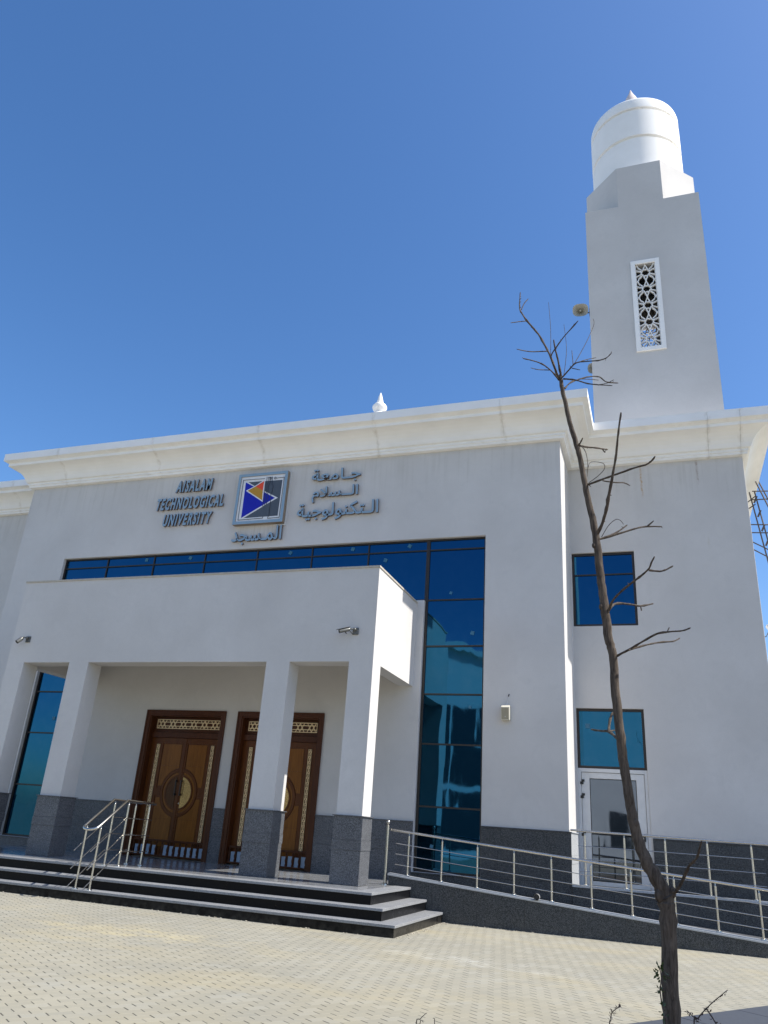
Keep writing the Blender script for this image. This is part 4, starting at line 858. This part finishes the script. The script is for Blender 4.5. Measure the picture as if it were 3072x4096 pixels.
# ---- logo box
lg = empty('logo_sign', (-3.56, 0, 9.3), 'square framed logo sign with blue, orange and grey triangles and circuit lines', 'sign')
x0, x1, z0, z1 = -4.35, -2.77, 9.285, 10.855; b_ = .085
bm = B()
prism(bm, [(x0, z0), (x1, z0), (x1-b_, z0+b_), (x0+b_, z0+b_)], -.17, -.03); prism(bm, [(x1, z0), (x1, z1), (x1-b_, z1-b_), (x1-b_, z0+b_)], -.17, -.03)
prism(bm, [(x1, z1), (x0, z1), (x0+b_, z1-b_), (x1-b_, z1-b_)], -.17, -.03); prism(bm, [(x0, z1), (x0, z0), (x0+b_, z0+b_), (x0+b_, z1-b_)], -.17, -.03)
bmesh.ops.recalc_face_normals(bm, faces=bm.faces)
for f in bm.faces: f.material_index = 0 if f.normal.y < -.9 else 1
link('frame', bm, [SIGNB, plain('brown_sign_side', (.24, .19, .14), .6)], lg)
bm = B(); box(bm, x0+b_, x1-b_, -.145, -.04, z0+b_, z1-b_); link('sign_face', bm, ARTW, lg)
bm = B(); box(bm, x1+.002, x1+.04, -.03, -.001, z0-.03, z1+.02); box(bm, x1-.32, x1+.04, -.05, -.001, z0-.06, z0-.032); link('mounting_rail', bm, WHITEP, lg)
YF = -.145
def art(polys, y0, mat, name='artwork'):
    bm = B()
    for p in polys: prism(bm, p, YF-y0, YF-y0+.0012)
    link(name, bm, mat, lg)
def lines(segs, w_, y0, mat):
    bm = B(); e = 0
    for s in segs:
        for a, b in zip(s, s[1:]):
            e += 1; d = (Vector(b)-Vector(a)).normalized()*w_*.45
            bar2(bm, tuple(Vector(a)-d), tuple(Vector(b)+d), w_, YF-y0-.00004*e, YF-y0+.0008)
    link('circuit_lines', bm, mat, lg)
art(ART['grey'], .002, ARTG)
art([ART['bigtri']], .004, ARTW); art(ART['blue'], .006, ARTB); art([ART['tri']], .008, ARTW); art([ART['yel']], .010, ARTY); art([ART['red']], .010, ARTR)
lines([ART['line1'], ART['line2'], ART['t1'], ART['t2'], ART['t3'], ART['t4'], ART['t5']], .016, .013, ARTN)
def ringart(c, r, w_):
    a = [(c[0]+r*math.cos(q), c[1]+r*math.sin(q)) for q in [2*math.pi*i/14 for i in range(15)]]; lines([a], w_, .0155, ARTN)
ringart((ART['ring'][0]), .028, .015); ringart(ART['r2'][0], .02, .013); ringart(ART['r3'][0], .02, .013)

# ================================================================== SMALL WALL FITTINGS
def cctv(x, z, left, label, kind):
    y = KY; t = empty('security_camera', (x, y, z), label, 'camera', 'security cameras on the porch front')
    bm = B(); box(bm, x-.065, x+.065, y-.03, y-.001, z-.075, z+.075); link('junction_box', bm, CAMG, t, bevel=.006)
    bm = B(); sphere(bm, (x-.015, y-.05, z+.03), .038); tube(bm, [(x-.02, y-.05, z+.03), (x-.07, y-.10, z+.035), (x-.11, y-.12, z+.02)], .016, 10); link('arm', bm, CAMG, t, smooth=True)
    if kind == 'bullet':
        a = Vector((x-.10, y-.12, z+.02)); d = Vector((-.74, -.58, -.33)).normalized()
        bm = B(); tube(bm, [a, a+d*.03, a+d*.24], [.03, .042, .042], 16); link('housing', bm, CAMG, t, smooth=True)
        q = d.to_track_quat('Y', 'Z').to_matrix(); bm = B(); rbox(bm, a+d*.15+Vector((0, 0, .05)), (.09, .30, .008), q); link('sunshield', bm, CAMG, t)
        bm = B(); tube(bm, [a+d*.2405, a+d*.246], .034, 16); link('lens', bm, BLACKP, t)
        bm = B(); tube(bm, [a+d*.1+Vector((0, 0, -.04)), a+d*.09+Vector((.02, .02, -.075))], .012, 8); tube(bm, [a+Vector((0, 0, -.03)), (x-.05, y-.03, z-.08)], .006, 6); link('cable', bm, BLACKP, t)
    else:
        a = Vector((x-.10, y-.12, z+.0)); d = Vector((-.30, -.62, -.72)).normalized()
        bm = B(); tube(bm, [a+Vector((.02, .02, .03)), a, a+d*.05, a+d*.15], [.02, .045, .05, .05], 16); link('housing', bm, CAMG, t, smooth=True)
        bm = B(); tube(bm, [a+d*.1505, a+d*.157], .042, 16); link('lens', bm, BLACKP, t)
cctv(.78, 5.44, 0, 'grey bullet security camera on the porch front near its right corner', 'bullet')
cctv(-7.98, 5.37, 0, 'small grey downturned security camera on the porch front near its left end', 'dome')

t = empty('wall_speaker', (3.485, 0, 4.2), 'small cream speaker box with a cable above it on the white wall', 'speaker')
bm = B(); prof = [(-.002, .34), (-.10, .34), (-.175, .285), (-.155, .0), (-.002, .0)]
pv = [[bm.verts.new((xx, y_, 4.04+z_)) for y_, z_ in prof] for xx in (3.39, 3.58)]
bm.faces.new(pv[0]); bm.faces.new(pv[1][::-1])
for i in range(5): bm.faces.new((pv[0][i], pv[1][i], pv[1][(i+1) % 5], pv[0][(i+1) % 5]))
link('housing', bm, CREAM, t, bevel=.008)
bm = B(); v = [bm.verts.new(p) for p in ((3.402, -.178, 4.31), (3.566, -.178, 4.31), (3.566, -.161, 4.055), (3.402, -.161, 4.055))]; w2 = [bm.verts.new(q.co+Vector((0, .008, 0))) for q in v]
bm.faces.new(v); bm.faces.new(w2[::-1]); [bm.faces.new((v[i], w2[i], w2[(i+1) % 4], v[(i+1) % 4])) for i in range(4)]; link('grille', bm, plain('dark_cream_grille', (.33, .29, .20), .7), t)
bm = B(); sphere(bm, (3.487, -.172, 4.11), .009, seg=8); link('screw', bm, WHITEP, t)
bm = B(); tube(bm, [(3.50, -.06, 4.375), (3.515, -.02, 4.48), (3.53, -.004, 4.60)], .006, 6); link('cable', bm, WHITEP, t)
bm = B(); tube(bm, [(3.532, -.0015, 4.59), (3.536, -.012, 4.61), (3.545, -.0015, 4.64)], [.014, .010, .012], 6); link('cable_entry', bm, BLACKP, t)

# ================================================================== STEEL LADDER beyond the right corner
t = empty('steel_ladder', (10, 5, 9), 'weathered steel ladder frame standing beyond the right corner of the mosque', 'ladder')
for (a, b) in (((9.72, 5, 11.45), (10.06, 5, 8.6)), ((9.86, 5, 11.45), (10.2, 5, 8.6)), ((9.95, 5.3, 12.2), (10.5, 5.3, 10.5)), ((9.85, 4.8, 11.85), (10.4, 4.8, 10.0))):
    bm = B(); tube(bm, [a, b], .021, 6); link('upright', bm, RUSTY, t)
for (a, b) in (((9.80, 5, 11.47), (10.6, 5, 11.42)), ((9.75, 5, 11.2), (10.6, 5, 11.18)), ((9.3, 5, 10.45), (10.6, 5, 10.35)), ((9.3, 5, 10.2), (10.6, 5, 10.1)), ((9.2, 4.9, 10.75), (9.86, 5, 11.3)), ((9.2, 4.9, 10.60), (9.84, 5, 11.05)), ((9.5, 5, 9.98), (10.6, 5, 9.25)), ((9.55, 5, 9.72), (10.6, 5, 8.98))):
    bm = B(); tube(bm, [a, b], .017, 6); link('crossbar', bm, RUSTY, t)
for k in range(6):
    z = 11.2-.45*k; x = 9.76+(11.45-z)*.119; bm = B(); rbox(bm, (x+.07, 5, z), (.05, .03, .22), Matrix.Rotation(R(25), 3, 'Y')); link('rung', bm, RUSTY, t)
t = empty('flood_light', (9.62, 4, 7.0), 'small pale floodlight on the far side of the right wall', 'light')
bm = B(); rbox(bm, (9.66, 4, 7.08), (.05, .22, .22), Matrix.Rotation(R(-30), 3, 'Y')); link('lamp_head', bm, WHITEP, t, bevel=.01)
bm = B(); tube(bm, [(9.27, 4, 6.86), (9.56, 4, 6.88), (9.64, 4, 7.02)], .012, 8); link('arm', bm, CAMG, t)

# ================================================================== TREE
random.seed(3)
def rough_tube(bm, pts, n=9, sub=4, jit=.05, knob=0):
    P = [Vector(p[:3]) for p in pts]; r = [p[3] for p in pts]; out, ro = [], []
    for i in range(len(P)-1):
        p0, p1, p2, p3 = P[max(i-1, 0)], P[i], P[i+1], P[min(i+2, len(P)-1)]
        for k in range(sub):
            t = k/sub; q = .5*((2*p1)+(-p0+p2)*t+(2*p0-5*p1+4*p2-p3)*t*t+(-p0+3*p1-3*p2+p3)*t**3)
            rr = r[i]+(r[i+1]-r[i])*t; rr *= 1+random.uniform(-jit, jit)
            if knob and random.random() < knob: rr *= 1.28
            out.append(q+Vector([random.uniform(-1, 1)*rr*.12 for _ in range(3)])); ro.append(rr)
    out.append(P[-1]); ro.append(r[-1]*.8)
    tube(bm, out, ro, n)
tree = empty('bare_tree', (6.73, -12.9, .09), 'slender leafless young tree with a bent trunk, foreground right in the bed', 'tree')
tr = [(6.735, -12.9, .0, .062), (6.73, -12.9, .25, .052), (6.735, -12.9, .5, .048)]+[tuple(p) for p in TRUNK]
bm = B(); rough_tube(bm, tr, 16, 5, .03, .04)
for (x, y, z, r_) in ((6.61, -12.925, 1.72, .020), (6.44, -12.92, 3.42, .016), (6.47, -12.92, 3.0, .018), (6.71, -12.93, 1.36, .03), (6.78, -12.91, 1.38, .026)):
    sphere(bm, (x, y+.004, z), r_*.82, sz=1.5)
trunk = link('trunk', bm, BARK, tree, smooth=True)
for k, b in enumerate(BR):
    bm = B(); thin = b[0][3] < .005
    rough_tube(bm, b, 7 if not thin else 6, 4 if len(b) > 2 else 3, .15 if not thin else .03, .22 if not thin else 0)
    if not thin:                                                      # buds and cut spurs
        for i in range(len(b)-1):
            p, q = Vector(b[i][:3]), Vector(b[i+1][:3]); L = (q-p).length
            for j in range(max(1, int(L/.055))):
                if random.random() < .6:
                    o = p.lerp(q, random.random()); dd = ((q-p).normalized()*.7+Vector([random.uniform(-1, 1) for _ in range(3)])).normalized(); s = random.uniform(.010, .024)
                    tube(bm, [o, o+dd*s*.6, o+dd*s], [b[i][3]*.55, b[i][3]*.4, b[i][3]*.15], 5)
    link('twig' if thin else 'branch', bm, BARK, tree, smooth=True)
def leaves(bm, pts, n, size, spread):
    for _ in range(n):
        i = random.randrange(len(pts)-1); p = Vector(pts[i][:3]).lerp(Vector(pts[i+1][:3]), random.random())
        d = Vector([random.uniform(-1, 1) for _ in range(3)]).normalized(); u = d.cross(Vector((random.random(), random.random(), 1))).normalized(); s = size*random.uniform(.6, 1.2)
        a = p+d*spread*random.random(); nn = d.cross(u)*s*.12
        v = [bm.verts.new(q) for q in (a, a+d*s*.5+u*s*.22+nn, a+d*s, a+d*s*.5-u*s*.22+nn)]; bm.faces.new((v[0], v[1], v[2])); bm.faces.new((v[0], v[2], v[3]))
t = empty('climbing_shoot', (6.66, -13, .4), 'thin green-leaved shoot climbing beside the foot of the bare trunk', 'plant')
bm = B(); rough_tube(bm, [(6.70, -13.0, .08, .005)]+[tuple(p) for p in VINE[0]], 6, 4); link('stem', bm, DRY, t)
bm = B(); P_ = VINE[0]
leaves(bm, P_[4:6], 26, .032, .03); leaves(bm, P_[3:4]*2, 10, .028, .01); leaves(bm, P_[1:3], 12, .03, .01); link('leaves', bm, LEAF, t)
TL = ['short thorny twig with dark red leaves left of the trunk foot', 'long thorny twig with tiny dark leaves slanting up right of the trunk', ]
def thorny(stems, label):
    t = empty('thorny_shrub', Vector(stems[0][0][:3])+Vector((0, 0, -.3)), label, 'shrub', 'thorny twigs along the planting bed')
    for s in stems:
        s = [tuple(p) for p in s]
        if s is stems[0] or True: pass
        bm = B(); rough_tube(bm, s, 6, 5, .1, .1); st = link('stem', bm, DRY, t)
        bm = B(); leaves(bm, s, 46 if len(s) > 4 else 26, .019, .006); link('leaves', bm, LEAFR, t)
root = [(TH_[0][0], TH_[0][1], .08, .004) for TH_ in THORN]
thorny([[root[0]]+[tuple(p) for p in THORN[0]]], TL[0])
thorny([[root[1]]+[tuple(p) for p in THORN[1]], [tuple(p) for p in THORN[2]], [tuple(p) for p in THORN[3]]], TL[1])
t = empty('dry_grass_tuft', (BLADE[0][0][0], BLADE[0][0][1], .1), 'three dark dry grass blades poking up at the bottom edge', 'grass tuft')
for b in BLADE:
    bm = B(); p0 = b[0]; rough_tube(bm, [(p0[0]-.02, p0[1], .0, .004)]+[tuple(q) for q in b], 5, 3, .02); link('blade', bm, DRY, t)

# unseen leafy tree added at right to shade bed and foot of bare tree
random.seed(11)
st = empty('added_shade_tree', (9.6, -12.4, .09), 'unseen leafy tree added right of the bare tree to shade its trunk', 'tree')
bm = B(); rough_tube(bm, [(9.6, -12.4, 0, .10), (9.62, -12.4, .8, .08), (9.58, -12.35, 1.8, .07), (9.6, -12.4, 3.0, .05)], 10, 4)
for k in range(9):
    a = k*.7; rough_tube(bm, [(9.6, -12.4, 1.4+k*.15, .035), (9.6+.4*math.cos(a), -12.4+.4*math.sin(a), 2.0+k*.17, .025), (9.6+.9*math.cos(a), -12.4+.9*math.sin(a), 2.4+k*.2, .01)], 6, 3)
link('trunk', bm, BARK, st, smooth=True)
bm = B()
for k in range(9000):
    while True:
        v = Vector([random.uniform(-1, 1) for _ in range(3)])
        if v.length < 1: break
    p = Vector((9.6, -12.4, 3.85))+Vector((v.x*1.15, v.y*1.35, v.z*1.3)); d = Vector([random.uniform(-1, 1) for _ in range(3)]).normalized(); u = d.cross(Vector((.3, .2, 1))).normalized(); s = .14
    q = [bm.verts.new(c) for c in (p, p+d*s*.5+u*s*.28, p+d*s, p+d*s*.5-u*s*.28)]; bm.faces.new(q)
link('crown', bm, LEAF, st)

# ================================================================== building across the plaza (mirrored in the glass)
ob = empty('opposite_building', (-18, -47, 0), 'pale building across the plaza, seen only mirrored in the blue glass', 'building')
oa = Vector((12, -68, 0)); od = Vector((-.743, .669, 0)); on_ = Vector((.669, .743, 0))
def obox(bm, s0, s1, t0, t1, z0, z1):
    q = [oa+od*s0+on_*t0, oa+od*s1+on_*t0, oa+od*s1+on_*t1, oa+od*s0+on_*t1]
    a = [bm.verts.new((p.x, p.y, z0)) for p in q]; b = [bm.verts.new((p.x, p.y, z1)) for p in q]; bm.faces.new(a); bm.faces.new(b)
    for i in range(4): bm.faces.new((a[i], a[(i+1) % 4], b[(i+1) % 4], b[i]))
bm = B(); obox(bm, 0, 47, -16, 0, 0, 16.6); obox(bm, -.5, 47.5, -16.4, .5, 16.602, 17.1); link('wall', bm, PALEBLD, ob)
for k in range(6):                                  # tall glazed bays on the left half of its front
    for z0_, z1_ in ((.8, 4.2), (4.7, 8.3), (8.8, 12.4)):
        bm = B(); obox(bm, 22+k*4.1, 25.6+k*4.1, -.15, .05, z0_, z1_); link('window', bm, DARKW, ob)
for k in range(4):
    bm = B(); obox(bm, 2.5+k*4.6, 5.1+k*4.6, -.15, .05, 1.2, 4.4); link('window', bm, DARKW, ob)
